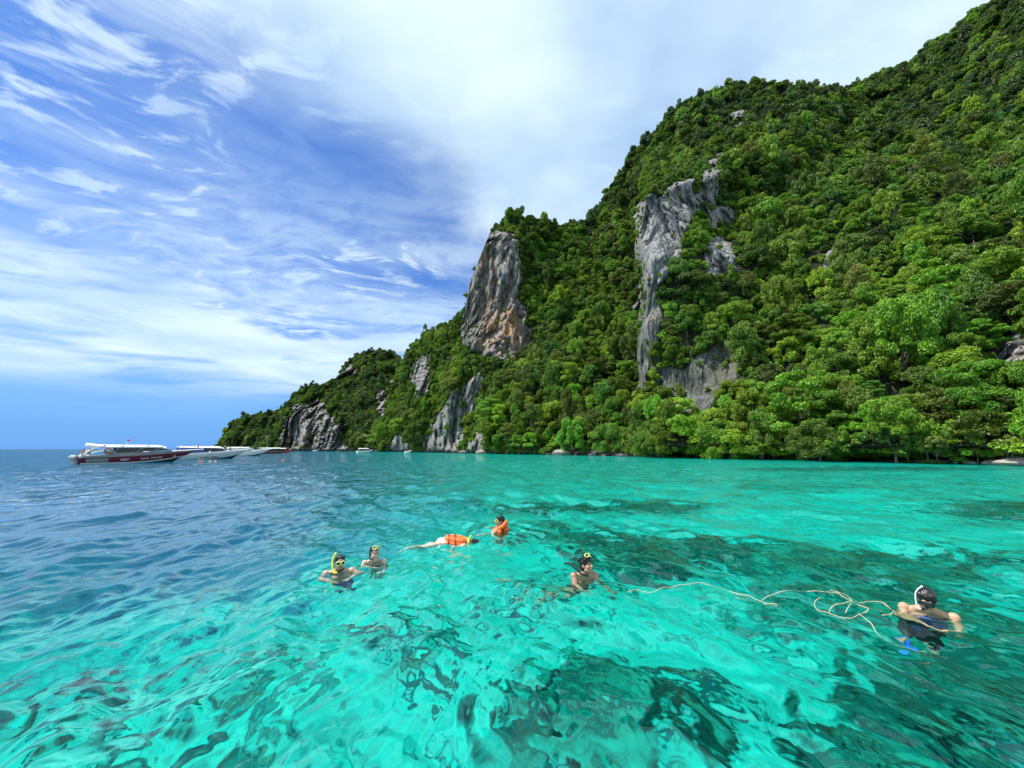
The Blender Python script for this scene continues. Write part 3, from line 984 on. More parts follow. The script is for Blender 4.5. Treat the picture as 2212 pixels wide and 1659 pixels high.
LANDMARKS = [  # photo x, y and the words that find the place
    (1120, 470, 'on the crest of the orange cliff headland'), (1180, 560, 'on the slope right of the orange cliff'), (1090, 810, 'just below the orange cliff'), (1190, 720, 'on the slope beyond the foot of the orange cliff'),
    (980, 780, 'on the slope left of the orange cliff'), (930, 740, 'on the headland shoulder above the small grey rock face'), (930, 900, 'left of the grey shore slab'), (1060, 880, 'right of the grey shore slab'),
    (1340, 560, 'in the dark valley left of the grey pillar'), (1320, 700, 'low in the valley beside the grey pillar'), (1250, 900, 'at the mouth of the valley'), (1320, 420, 'on the hill edge above the valley'),
    (1480, 370, 'right on top of the grey pillar'), (1480, 560, 'hanging on the ledges of the grey pillar'), (1480, 680, 'at the foot of the grey pillar'), (1420, 760, 'between the pillar and the rock strata'),
    (1620, 560, 'right of the pale rock tooth'), (1620, 680, 'below the pale rock tooth'), (1620, 800, 'right of the rock strata'), (1500, 900, 'under the rock strata by the shore'),
    (1450, 260, 'on the left brow of the hill'), (1600, 200, 'on the summit of the hill'), (1780, 200, 'at the saddle beside the summit'), (1600, 330, 'in the middle of the upper slope'), (1760, 330, 'on the upper slope below the saddle'),
    (1780, 450, 'high on the broad middle slope'), (1800, 600, 'on the broad middle slope'), (1780, 740, 'low on the broad middle slope'), (1720, 880, 'behind the wide bright shore tree'), (1850, 880, 'behind the domed bright shore tree'),
    (2000, 280, 'below the high ridge at upper right'), (2050, 120, 'on the crest of the high ridge'), (2150, 200, 'on the steep flank of the high ridge'), (1980, 450, 'on the right-hand slope below the high ridge'), (2150, 420, 'high at the right edge of the photo'),
    (1980, 620, 'on the right-hand slope above the olive tree'), (2150, 600, 'above the dark overhang at the right edge'), (2100, 780, 'beside the dark overhang at the right edge'), (1960, 760, 'above the big olive tree on the bank'), (2150, 900, 'behind the large pale spreading bush'),
    (700, 860, 'on the far ridge above its rock face'), (560, 920, 'at the tip of the far ridge'), (820, 790, 'on the dome of the far ridge'), (800, 920, 'low on the far ridge')]
LM = np.array([(x, y) for x, y, _ in LANDMARKS], float)
uv_x = (uu * 2) / S
uv_y = (vv * 2) / S
TINT = {M_LEAF.name: 'green', M_LEAF_BRIGHT.name: 'light green', M_LEAF_OLIVE.name: 'olive green', M_LEAF_DARK.name: 'dark green'}
for i in single:
    p, r = pos[i], rad[i]
    k = int(np.argmin(np.hypot(LM[:, 0] - uv_x[i], LM[:, 1] - uv_y[i])))
    tint = TINT[ALLCR[var[i]].materials[0].name]
    size = 'small' if r < 2.6 else ('large' if r > 4.4 else 'middling')
    kind_ = 'shrub' if zone[i] == 2 else 'tree'
    shape = 'tall narrow' if zs[i] > 1.4 else 'upright' if zs[i] > 1.1 else 'low' if zs[i] < 0.9 else 'rounded'
    e = empty('tree' if kind_ == 'tree' else 'shrub', (p[0], p[1], p[2] - 0.25 * r), rot[i], label='%s %s %s %s %s' % (size, shape, tint, kind_, LANDMARKS[k][2]), category=kind_,
              group='%s trees %s' % (tint, LANDMARKS[k][2]))
    e.scale = (r * sq[i], r / sq[i], r * zs[i])
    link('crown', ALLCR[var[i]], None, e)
    link('trunk', TRUNKS[i % 4], None, e)

# everything smaller: one forest, leaves scattered by geometry nodes
variants = bpy.data.collections.new('forest_variants')
for k, me in enumerate(ALLCR):
    o = bpy.data.objects.new('variant_%02d' % k, me)
    variants.objects.link(o)


def gn_forest(name, sel, label):
    me = bpy.data.meshes.new(name)
    me.vertices.add(int(sel.sum()))
    P_ = pos[sel].copy()
    P_[:, 2] -= 0.25 * rad[sel]
    me.vertices.foreach_set('co', np.ascontiguousarray(P_, np.float32).ravel())
    attr(me, 'rad', rad[sel] * sq[sel])
    attr(me, 'rady', rad[sel] / sq[sel])
    attr(me, 'zs', zs[sel] * rad[sel])
    attr(me, 'rot', rot[sel])
    attr(me, 'var', var[sel])
    me.update()
    o = link(name, me, None, kind='stuff', label=label)
    ng = bpy.data.node_groups.new(name, 'GeometryNodeTree')
    ng.interface.new_socket('Geometry', in_out='INPUT', socket_type='NodeSocketGeometry')
    ng.interface.new_socket('Geometry', in_out='OUTPUT', socket_type='NodeSocketGeometry')
    N, L = ng.nodes, ng.links
    gi, go = N.new('NodeGroupInput'), N.new('NodeGroupOutput')
    ci = N.new('GeometryNodeCollectionInfo')
    ci.inputs['Collection'].default_value = variants
    ci.inputs['Separate Children'].default_value = True
    ci.inputs['Reset Children'].default_value = True
    ip = N.new('GeometryNodeInstanceOnPoints')
    ip.inputs['Pick Instance'].default_value = True

    def na(nm):
        q = N.new('GeometryNodeInputNamedAttribute')
        q.data_type = 'FLOAT'
        q.inputs['Name'].default_value = nm
        return q.outputs['Attribute']
    L.new(gi.outputs[0], ip.inputs['Points'])
    L.new(ci.outputs[0], ip.inputs['Instance'])
    L.new(na('var'), ip.inputs['Instance Index'])
    sc_ = N.new('ShaderNodeCombineXYZ')
    r_ = na('rad')
    L.new(r_, sc_.inputs[0]); L.new(na('rady'), sc_.inputs[1]); L.new(na('zs'), sc_.inputs[2])
    L.new(sc_.outputs[0], ip.inputs['Scale'])
    rt = N.new('ShaderNodeCombineXYZ')
    L.new(na('rot'), rt.inputs[2])
    L.new(rt.outputs[0], ip.inputs['Rotation'])
    L.new(ip.outputs[0], go.inputs[0])
    md = o.modifiers.new('forest', 'NODES')
    md.node_group = ng
    return o


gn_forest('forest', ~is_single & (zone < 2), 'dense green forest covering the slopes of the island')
gn_forest('undergrowth', ~is_single & (zone == 2), 'low shrubs and creepers between the trees and on the rock ledges')
print('plants', len(pos), 'trees', int((zone < 2).sum()), 'smallest single px', seen[single[-1]] * 4)

# boulders at the foot of the slope
M_STONE = principled('shore_stone', (0.24, 0.215, 0.185), 0.9, noise=0.4, nscale=1.2, bump=0.6)
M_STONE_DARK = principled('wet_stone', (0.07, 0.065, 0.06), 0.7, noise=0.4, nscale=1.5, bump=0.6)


def boulder_mesh(seed):
    bm = bmesh.new()
    bmesh.ops.create_icosphere(bm, subdivisions=3, radius=1.0)
    p = np.array([v.co[:] for v in bm.verts])
    k = 1 + 0.35 * fbm(p * 1.1 + seed * 7.7, 3, seed) + 0.12 * np.round(fbm(p * 2.3 + seed, 2, seed + 3) * 3) / 3
    for v, s_ in zip(bm.verts, k):
        v.co *= s_
        v.co.z *= 0.62
    return bm_mesh(bm, 'boulder', smooth=False)


B_MESH = [boulder_mesh(i) for i in range(5)]
BOULD = [(2195, 1.5, 0, 'large pale layered boulder at the right edge of the shore'), (2145, 0.9, 0, 'pale boulder left of the large layered boulder'), (2095, 0.7, 0, 'light brown boulder under the large pale bush'),
         (2040, 0.8, 1, 'dark wet boulder under the left pale bush'), (2060, 0.5, 0, 'small tan rock between two dark boulders by the pale bushes'), (1985, 0.7, 1, 'dark boulder left of the pale spreading bushes'),
         (1215, 2.6, 0, 'tan boulder in the shade below the valley trees'), (1045, 2.6, 0, 'pale flat boulder right of the grey shore slab'), (1000, 1.6, 0, 'small whitish boulder at the toe of the grey slab')]
for i, (x, r, dk, lab) in enumerate(BOULD):
    Yd = float(np.exp(np.interp(x, SHORE_X, np.log(SHORE_Y)))) - r * 0.9 - 0.8
    a_, _ = ray(x, 980)
    me = B_MESH[i % 5].copy()
    me.materials.append(M_STONE_DARK if dk else M_STONE)
    o = link('boulder', me, None, label=lab, category='boulder', group='boulders along the waterline')
    o.location = (float(a_) * Yd, Yd, 0.22 * r)
    o.scale = (r * 1.35, r, r * 0.8)
    o.rotation_euler = (0, 0, random.uniform(0, 6.28))
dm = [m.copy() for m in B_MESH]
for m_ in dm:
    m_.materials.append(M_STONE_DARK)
BW = ['trees right of the grey shore slab', 'trees at the mouth of the valley', 'pale yellowish crown', 'rock strata trees', 'upright light green tree', 'wide bright tree', 'domed bright tree', 'olive tree left of the pale bushes', 'pale spreading bushes', 'last trees at the right edge']
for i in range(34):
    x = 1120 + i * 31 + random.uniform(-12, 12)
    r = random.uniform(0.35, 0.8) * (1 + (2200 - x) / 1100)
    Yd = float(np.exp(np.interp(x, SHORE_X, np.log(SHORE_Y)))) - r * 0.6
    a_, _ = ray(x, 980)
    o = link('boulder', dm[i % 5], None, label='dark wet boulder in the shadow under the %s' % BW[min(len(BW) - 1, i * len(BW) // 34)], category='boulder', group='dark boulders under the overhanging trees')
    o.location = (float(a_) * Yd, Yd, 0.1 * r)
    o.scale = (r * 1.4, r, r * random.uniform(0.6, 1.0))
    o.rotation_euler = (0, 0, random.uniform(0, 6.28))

# ------------------------------------------------------------------ boats
M_WHITE = principled('white_gelcoat', (0.78, 0.79, 0.78), 0.3, noise=0.05, nscale=1.5)
M_GREYHULL = principled('silver_grey_gelcoat', (0.22, 0.235, 0.235), 0.32, noise=0.06, nscale=1.5)
M_RED = principled('dark_red_paint', (0.11, 0.006, 0.014), 0.35, noise=0.12, nscale=1.0)
M_PALEHULL = principled('pale_grey_green_hull', (0.50, 0.55, 0.53), 0.35, noise=0.07, nscale=1.0)
M_ANTIFOUL = principled('dark_bottom_paint', (0.025, 0.03, 0.035), 0.6)
M_CANVAS = principled('white_canvas', (0.80, 0.80, 0.78), 0.7, noise=0.05, nscale=2.0)
M_DARKGLASS = principled('tinted_glass', (0.012, 0.014, 0.018), 0.08)
M_STEEL = principled('steel_tube', (0.55, 0.56, 0.57), 0.3, 0.9)
M_BLACK = principled('black_rubber', (0.012, 0.012, 0.013), 0.5)
M_ORANGE = principled('orange_nylon', (0.85, 0.13, 0.015), 0.6, noise=0.15, nscale=14.0)
M_RINGBROWN = principled('faded_orange_ring', (0.40, 0.12, 0.06), 0.6)
M_NAVY = principled('navy_lettering', (0.02, 0.03, 0.07), 0.5)
M_SILVERTXT = principled('silver_lettering', (0.70, 0.70, 0.72), 0.4)
M_BLUECLOTH = principled('blue_awning', (0.04, 0.12, 0.42), 0.7)
M_WOOD = principled('oiled_brown_planks', (0.16, 0.07, 0.03), 0.5, noise=0.3, nscale=2.0)
M_REDCLOTH = principled('red_cloth', (0.55, 0.03, 0.04), 0.7)
M_ENGINE = principled('grey_engine_cowl', (0.42, 0.44, 0.46), 0.35, noise=0.06, nscale=3.0)


def np_loft(name, sections, closed=False):
    """sections: (n, m, 3) points; skins them"""
    s_ = np.asarray(sections, float)
    n, m = s_.shape[:2]
    f = grid_faces(n, m)
    if closed:
        a = (np.arange(n - 1) * m + m - 1)
        b = np.arange(n - 1) * m
        f = np.concatenate([f, np.stack([a, b, b + m, a + m], 1)])
    return np_mesh(name, s_.reshape(-1, 3), f)


def join_bm(parts):
    bm = bmesh.new()
    for me in parts:
        bm.from_mesh(me)
    return bm


def tube_mesh(name, pts, r, seg=7, closed=False, cap=True):
    pts = [Vector(p) for p in pts]
    rad = r if hasattr(r, '__len__') else [r] * len(pts)
    bm = bmesh.new()
    rings = []
    n = len(pts)
    up = None
    for i, p in enumerate(pts):
        a = pts[(i - 1) % n] if closed else pts[max(i - 1, 0)]
        b = pts[(i + 1) % n] if closed else pts[min(i + 1, n - 1)]
        d = (b - a).normalized()
        u = d.orthogonal().normalized() if up is None else (up - d * up.dot(d)).normalized()
        up = u
        v = d.cross(u)
        rings.append([bm.verts.new(p + (u * math.cos(k * 6.2832 / seg) + v * math.sin(k * 6.2832 / seg)) * rad[i]) for k in range(seg)])
    pairs = list(zip(rings[:-1], rings[1:])) + ([(rings[-1], rings[0])] if closed else [])
    for a, b in pairs:
        for k in range(seg):
            bm.faces.new((a[k], a[(k + 1) % seg], b[(k + 1) % seg], b[k]))
    if cap and not closed:
        bm.faces.new(rings[0][::-1])
        bm.faces.new(rings[-1])
    return bm_mesh(bm, name)


def smooth_path(pts, n=6):
    """Catmull-Rom through the points"""
    P_ = [np.array(p, float) for p in pts]
    P_ = [2 * P_[0] - P_[1]] + P_ + [2 * P_[-1] - P_[-2]]
    out = []
    for i in range(1, len(P_) - 2):
        for k in range(n):
            t = k / n
            a, b, c, d = P_[i - 1:i + 3]
            out.append(0.5 * (2 * b + (c - a) * t + (2 * a - 5 * b + 4 * c - d) * t * t + (3 * b - a - 3 * c + d) * t ** 3))
    out.append(P_[-2])
    return out


def box_bm(bm, lo, hi, bevel=0.0):
    r = bmesh.ops.create_cube(bm, size=1.0)
    c = [(a + b) / 2 for a, b in zip(lo, hi)]
    for v in r['verts']:
        v.co = Vector([c[i] + v.co[i] * (hi[i] - lo[i]) for i in range(3)])
    if bevel:
        es = list({e for v in r['verts'] for e in v.link_edges})
        bmesh.ops.bevel(bm, geom=es, offset=bevel, segments=2, affect='EDGES')


def text_mesh(body, size, extrude=0.006, shear=0.0):
    cu = bpy.data.curves.new('lettering', 'FONT')
    cu.body, cu.size, cu.extrude, cu.shear = body, size, extrude, shear
    cu.resolution_u = 2
    cu.align_x = 'LEFT'
    o = bpy.data.objects.new('lettering', cu)
    COL.objects.link(o)
    dg = bpy.context.evaluated_depsgraph_get()
    me = bpy.data.meshes.new_from_object(o.evaluated_get(dg))
    bpy.data.objects.remove(o)
    bpy.data.curves.remove(cu)
    return me


# hull: x runs from the transom (0) to the bow tip (L), y to port, z up from the waterline
def hull_rows(L, beam, z_stern, z_bow, draft=0.35, rake=0.16, n=25):
    """returns stations; each row is keel, chine, mid side, sheer for one side (y > 0)"""
    rows = []
    for i in range(n):
        t = i / (n - 1)
        half = beam / 2 * (1 - 0.10 * (1 - t)) * (1 - max(0, (t - 0.42) / 0.58) ** 2.1)
        half = max(half, 0.02)
        sheer = z_stern + (z_bow - z_stern) * t ** 1.25
        keel = -draft * (1 - max(0, (t - 0.72) / 0.28) ** 2) + max(0, (t - 0.72) / 0.28) ** 2.2 * sheer * 0.88
        chine = max(keel + 0.02, 0.02 + (sheer * 0.62) * max(0, (t - 0.35) / 0.65) ** 1.9)
        x = L * (1 - rake) * t
        xs_ = x + L * rake * t ** 2.2
        rows.append(((x + (xs_ - x) * 0.1, 0.004, keel), (x + (xs_ - x) * 0.35, half * 0.78, chine), (x + (xs_ - x) * 0.7, half * 0.95, chine + (sheer - chine) * 0.55), (xs_, half, sheer)))
    return rows


def side_point(rows, t, f):
    """point on the side between chine (f = 0) and sheer (f = 1)"""
    i = min(int(t * (len(rows) - 1)), len(rows) - 2)
    u = t * (len(rows) - 1) - i
    q = [np.array(rows[i][k]) * (1 - u) + np.array(rows[i + 1][k]) * u for k in range(4)]
    return q[1] + (q[2] - q[1]) * (f / 0.55) if f < 0.55 else q[2] + (q[3] - q[2]) * ((f - 0.55) / 0.45)


def hull_mesh(rows, f0, f1, name, inset=0.0, t0=0.0, t1=1.0, fine=8):
    """both sides between two heights, plus the transom when the band starts at the keel"""
    me_parts = []
    ts = np.linspace(t0, t1, 40)
    for sgn in (1, -1):
        sec = []
        for t in ts:
            i = min(int(t * (len(rows) - 1)), len(rows) - 2)
            u = t * (len(rows) - 1) - i
            line = []
            if f0 < 0:
                line.append(np.array(rows[i][0]) * (1 - u) + np.array(rows[i + 1][0]) * u)
            for f in np.linspace(max(f0, 0), f1, fine):
                p = side_point(rows, t, f)
                line.append(p)
            line = np.array(line)
            line[:, 1] = (line[:, 1] + inset) * sgn
            sec.append(line)
        me_parts.append(np_loft('side', np.array(sec)[:, ::(1 if sgn < 0 else -1)]))
    bm = join_bm(me_parts)
    if f0 < 0:
        a = [bm.verts.new(p) for p in [rows[0][0]] + [tuple(side_point(rows, 0, f)) for f in np.linspace(0, f1, 5)]]
        b = [bm.verts.new((p.co.x, -p.co.y, p.co.z)) for p in a[1:]]
        bm.faces.new(a + b[::-1])
    return bm_mesh(bm, name)


def deck_mesh(rows, name, drop=0.03):
    sec = [[np.array(r[3]) * np.array([1, s_, 1]) + np.array([0, 0, -drop + (0.08 if s_ == 0 else 0)]) for s_ in (-1, -0.5, 0, 0.5, 1)] for r in rows]
    return np_loft(name, sec)


def canopy_mesh(x0, x1, half, z, name, thick=0.09, wave=0.0, nose=0.0):
    top, bot = [], []
    for i in range(21):
        t = i / 20
        x = x0 + (x1 - x0) * t
        zc = z + wave * (0.45 * max(0, 1 - t / 0.22) ** 1.5) - nose * max(0, (t - 0.85) / 0.15) ** 2
        hw = half * (1 - 0.25 * max(0, (t - 0.8) / 0.2) ** 2) * (1 - 0.12 * max(0, 1 - t / 0.1))
        a = [np.array([x, hw * s_, zc + 0.22 * (1 - s_ * s_)]) for s_ in np.linspace(-1, 1, 9)]
        b = [p - np.array([0, 0, thick]) for p in a[::-1]]
        top.append(a + b)
    me = np_loft(name, top, closed=True)
    bm = join_bm([me])
    for e in (0, 20):
        vs_ = [bm.verts.new(p) for p in top[e]]
        bm.faces.new(vs_)
    return bm_mesh(bm, name)


def place_boat(e, u, Y, heading):
    a_, _ = ray(u / S, 969)
    e.scale = (1.10, 1.10, 1.10)
    Y = Y * 1.10
    e.location = (float(a_) * Y, Y, -0.03)
    e.rotation_euler = (0, 0, heading)


def put_text(e, rows, body, t, f, size, mat, shear=0.0, name='lettering', width=1.0):
    """lettering on the starboard side (the side turned to the camera), reading towards the bow"""
    me = text_mesh(body, size, 0.008, shear)
    p = np.array(side_point(rows, t, f))
    q = np.array(side_point(rows, min(1, t + 0.12), f))
    up_ = np.array(side_point(rows, t, min(1, f + 0.2))) - p
    p, q, up_ = (v * np.array([1, -1, 1]) for v in (p, q, up_))
    ex_ = (q - p) / np.linalg.norm(q - p)
    ez_ = up_ - ex_ * (up_ @ ex_)
    ez_ /= np.linalg.norm(ez_)
    en = np.cross(ex_, ez_)
    p = p + en * 0.02
    M = Matrix(((ex_[0] * width, ez_[0], en[0], p[0]), (ex_[1] * width, ez_[1], en[1], p[1]), (ex_[2] * width, ez_[2], en[2], p[2]), (0, 0, 0, 1)))
    # follow the curve of the side
    for v in me.vertices:
        wv = M @ v.co
        tt = wv.x / rows[-1][3][0]
        s_ = side_point(rows, float(np.clip(t + (wv.x - p[0]) / (rows[-1][3][0] * 0.93), 0, 1)), f)
        v.co = Vector((wv.x, wv.y + (-s_[1] - 0.02 - (p[1] + (q[1] - p[1]) / (q[0] - p[0]) * (wv.x - p[0]))), wv.z))
    return link(name, me, mat, e)


def outboard(e, x, y):
    bm = bmesh.new()
    box_bm(bm, (x - 0.75, y - 0.24, 0.45), (x - 0.02, y + 0.24, 1.12), 0.12)
    en = link('outboard_engine', bm_mesh(bm, 'outboard_engine'), M_ENGINE, e)
    bm = bmesh.new()
    box_bm(bm, (x - 0.50, y - 0.10, -0.45), (x - 0.22, y + 0.10, 0.46), 0.04)
    link('engine_leg', bm_mesh(bm, 'engine_leg'), M_ENGINE, en)


def ring_mesh(name, c, R_, r, axis='y', seg=22):
    pts = []
    for k in range(seg):
        a = k * 6.2832 / seg
        pts.append((c[0] + R_ * math.cos(a), c[1], c[2] + R_ * math.sin(a)) if axis == 'y' else (c[0] + R_ * math.cos(a), c[1] + R_ * math.sin(a), c[2]))
    return tube_mesh(name, pts, r, 6, closed=True)


def cabin_side(e, rows, name, x0, x1, z0f, zt, half, slope_front, mat, sides=(1, -1)):
    bm = bmesh.new()
    for s_ in sides:
        v = [bm.verts.new((x0, half * s_, z0f(x0))), bm.verts.new((x1, half * s_ * 0.9, z0f(x1))), bm.verts.new((x1 - slope_front, half * s_ * 0.85, zt)), bm.verts.new((x0, half * s_ * 0.95, zt))]
        bm.faces.new(v if s_ < 0 else v[::-1])
        w_ = [bm.verts.new(q.co + Vector((0, -0.04 * s_, 0))) for q in v]
        bm.faces.new(w_[::-1] if s_ < 0 else w_)
        for k in range(4):
            bm.faces.new((v[k], v[(k + 1) % 4], w_[(k + 1) % 4], w_[k]))
    return link(name, bm_mesh(bm, name, False), mat, e)


HEAD = math.atan2(0.77, 0.64)

# --- the red and grey speedboat
e = empty('speedboat', label='dark red and grey speedboat with a long white canopy, marked OPAL TRAVEL and 989', category='speedboat', group='speedboats moored off the headland')
Lb = 13.1
rw = hull_rows(Lb, 3.3, 0.98, 1.85, draft=0.4)
link('hull', hull_mesh(rw, -1, 0.74, 'hull'), M_RED, e)
link('topsides', hull_mesh(rw, 0.74, 1.0, 'topsides', inset=0.015), M_GREYHULL, e)
link('spray_rail', hull_mesh(rw, 0.0, 0.10, 'spray_rail', inset=0.05, t0=0.02, t1=0.97, fine=3), M_SILVERTXT, e)
link('stern_flash', hull_mesh(rw, 0.18, 0.62, 'stern_flash', inset=0.012, t0=0.06, t1=0.24, fine=5), M_GREYHULL, e)
link('deck', deck_mesh(rw, 'deck'), M_WHITE, e)
link('bottom', hull_mesh(rw, -1, 0.0, 'bottom', inset=0.004), M_ANTIFOUL, e)
zs_ = lambda x: 0.98 + (1.85 - 0.98) * (x / Lb) ** 1.25
cabin_side(e, rw, 'coaming', 2.6, 9.0, lambda x: zs_(x) - 0.05, 1.55, 1.42, 0.9, M_GREYHULL)
cabin_side(e, rw, 'side_window', 3.4, 8.9, lambda x: zs_(x) + 0.22, 2.12, 1.43, 1.5, M_DARKGLASS)
bm = bmesh.new()
v = [bm.verts.new(p) for p in ((9.3, -0.95, 1.62), (9.3, 0.95, 1.62), (7.6, 1.2, 2.3), (7.6, -1.2, 2.3))]
bm.faces.new(v)
bmesh.ops.solidify(bm, geom=bm.faces[:], thickness=0.03)
link('windshield', bm_mesh(bm, 'windshield', False), M_DARKGLASS, e)
link('canopy', canopy_mesh(0.6, 8.5, 1.5, 2.20, 'canopy', 0.18, wave=0.5, nose=0.2), M_CANVAS, e)
for s_ in (-1, 1):
    for k, (xa, xb) in enumerate(((0.25, 2.3), (3.0, 4.0), (5.2, 6.6), (7.0, 8.2))):
        pts = smooth_path([(xa, 1.46 * s_, zs_(xa) + 0.05), ((xa + xb) / 2 - 0.15, 1.46 * s_, 1.85), (xb, 1.40 * s_, 2.40)], 5)
        link('canopy_strut', tube_mesh('canopy_strut', pts, 0.11 if k == 0 else 0.06, 6), M_GREYHULL if k else M_WHITE, e)
    pts = smooth_path([(0.0, 1.45 * s_, 0.75), (1.2, 1.47 * s_, 1.35), (2.6, 1.46 * s_, 1.75)], 5)
    link('stern_rail', tube_mesh('stern_rail', pts, 0.05, 6), M_WHITE, e)
lb = link('lifebuoy', ring_mesh('lifebuoy', (2.55, -1.58, 1.62), 0.34, 0.085), M_RINGBROWN, e)
for yy in (-0.75, 0.0, 0.75):
    outboard(e, 0, yy)
bm = bmesh.new()
box_bm(bm, (5.9, -1.72, 1.42), (6.75, -1.56, 1.56), 0.03)
link('fender', bm_mesh(bm, 'fender'), M_WHITE, e)
put_text(e, rw, '989', 0.335, 0.26, 0.46, M_SILVERTXT, 0.25, 'hull_number', 1.25)
put_text(e, rw, 'OPAL TRAVEL', 0.505, 0.30, 0.34, M_SILVERTXT, 0.25, 'boat_name', 1.12)
p_ = side_point(rw, 0.80, 0.34)
link('round_emblem', ring_mesh('round_emblem', (p_[0], -p_[1] - 0.03, p_[2]), 0.13, 0.03), M_SILVERTXT, e)
link('flag', np_mesh('flag', np.array([(4.4, 0, 2.95), (4.75, 0.02, 2.92), (4.75, 0.0, 3.12), (4.4, 0, 3.15)]), np.array([[0, 1, 2, 3]])), M_REDCLOTH, e)
link('flag_pole', tube_mesh('flag_pole', [(4.4, 0, 2.5), (4.4, 0, 3.2)], 0.02, 5), M_STEEL, e)
place_boat(e, 79, 53.0, HEAD)
BOAT1 = e

# --- the pale speedboat behind it
e = empty('speedboat', label='pale speedboat marked ANGEL SPEED, half hidden behind the red speedboat', category='speedboat', group='speedboats moored off the headland')
rw = hull_rows(13.0, 3.4, 1.0, 1.9, draft=0.4)
link('hull', hull_mesh(rw, -1, 0.72, 'hull'), M_PALEHULL, e)
link('topsides', hull_mesh(rw, 0.72, 1.0, 'topsides', inset=0.02), M_WHITE, e)
link('deck', deck_mesh(rw, 'deck'), M_WHITE, e)
link('bottom', hull_mesh(rw, -1, 0.0, 'bottom', inset=0.004), M_ANTIFOUL, e)
cabin_side(e, rw, 'side_window', 1.0, 7.0, lambda x: zs_(x) + 0.1, 2.2, 1.4, 1.2, M_BLUECLOTH)
cabin_side(e, rw, 'windshield', 4.6, 8.2, lambda x: zs_(x) + 0.1, 2.0, 1.42, 1.6, M_DARKGLASS)
link('canopy', canopy_mesh(1.2, 7.8, 1.5, 2.12, 'canopy', 0.07, nose=0.2), M_CANVAS, e)
for s_ in (-1, 1):
    for xa, xb in ((0.6, 1.2), (3.0, 3.4), (5.4, 5.8), (8.9, 7.6)):
        link('canopy_strut', tube_mesh('canopy_strut', [(xa, 1.45 * s_, zs_(xa)), (xb, 1.4 * s_, 2.45)], 0.045, 5), M_STEEL, e)
put_text(e, rw, 'ANGEL SPEED', 0.36, 0.12, 0.42, M_NAVY, 0.1, 'boat_name', 1.15)
bm = bmesh.new()
box_bm(bm, (5.2, -1.85, 0.85), (5.55, -1.68, 1.45), 0.06)
link('fender', bm_mesh(bm, 'fender'), M_WHITE, e)
outboard(e, 0, -0.5)
outboard(e, 0, 0.5)
bow = link('bow_rail', tube_mesh('bow_rail', smooth_path([(9.0, -1.2, 1.7), (10.5, -0.95, 2.05), (12.4, -0.1, 2.3), (12.4, 0.1, 2.3), (10.5, 0.95, 2.05), (9.0, 1.2, 1.7)], 5), 0.025, 5), M_STEEL, e)
place_boat(e, 171, 74.0, HEAD)
BOAT2 = e

# --- white speedboat further off
e = empty('speedboat', label='white speedboat with a cream canopy beyond the ANGEL SPEED boat', category='speedboat', group='speedboats moored off the headland')
rw = hull_rows(12.5, 3.3, 0.95, 1.9, draft=0.4)
link('hull', hull_mesh(rw, -1, 1.0, 'hull'), M_WHITE, e)
link('deck', deck_mesh(rw, 'deck'), M_WHITE, e)
link('bottom', hull_mesh(rw, -1, 0.0, 'bottom', inset=0.004), M_ANTIFOUL, e)
link('canopy', canopy_mesh(1.4, 6.6, 1.5, 2.2, 'canopy', 0.3, nose=0.3), M_CANVAS, e)
for s_ in (-1, 1):
    for xa in (1.4, 4.0, 6.5, 8.0):
        link('canopy_strut', tube_mesh('canopy_strut', [(xa, 1.42 * s_, zs_(xa)), (xa, 1.4 * s_, 2.4)], 0.05, 5), M_STEEL, e)
outboard(e, 0, 0)
place_boat(e, 222, 112.0, HEAD)
BOAT3 = e


def longtail(label, u, Y, L, heading, hullmat, canopy, mast=False):
    e = empty('longtail_boat', label=label, category='boat', group='longtail boats off the headland')
    n = 21
    sec = []
    for i in range(n):
        t = i / (n - 1)
        half = 0.95 * math.sin(math.pi * (0.12 + 0.88 * (1 - t)) * 0.5) ** 0.8 * (0.75 + 0.25 * min(1, t * 5)) if t < 0.999 else 0.03
        z = 0.75 + 1.7 * max(0, (t - 0.5) / 0.5) ** 2.2 + 0.25 * max(0, (0.2 - t) / 0.2)
        k = -0.25 + 2.3 * max(0, (t - 0.62) / 0.38) ** 2.4
        x = L * t
        sec.append([(x, -half, z), (x, -half * 0.85, (z + k) / 2), (x, 0, min(k, z - 0.05)), (x, half * 0.85, (z + k) / 2), (x, half, z)])
    link('hull', np_loft('hull', sec), hullmat, e)
    link('deck', np_loft('deck', [[(s_[0][0], -abs(s_[0][1]) * 0.95, s_[0][2] - 0.2), (s_[0][0], abs(s_[0][1]) * 0.95, s_[0][2] - 0.2)] for s_ in sec]), M_WOOD, e)
    if canopy:
        link('canopy', canopy_mesh(L * 0.12, L * 0.72, 1.05, 2.15, 'canopy', 0.14), M_CANVAS, e)
        for s_ in (-1, 1):
            for t in (0.15, 0.33, 0.52, 0.70):
                link('canopy_post', tube_mesh('canopy_post', [(L * t, 0.85 * s_, 0.7), (L * t, 0.98 * s_, 2.15)], 0.045, 5), M_WOOD, e)
    link('bow_post', tube_mesh('bow_post', [(L * 0.97, 0, 2.1), (L * 1.02, 0, 2.9)], [0.10, 0.05], 5), M_WOOD, e)
    link('engine_shaft', tube_mesh('engine_shaft', [(0.3, 0, 1.1), (-2.6, 0, 0.05)], 0.05, 5), M_STEEL, e)
    if mast:
        link('mast', tube_mesh('mast', [(L * 0.08, 0, 0.8), (L * 0.30, 0, 7.2)], [0.10, 0.05], 6), M_WOOD, e)
        link('mast_stay', tube_mesh('mast_stay', [(L * 0.30, 0, 7.2), (L * 0.36, 0, 0.9)], 0.035, 5), M_STEEL, e)
    place_boat(e, u, Y, heading)
    return e


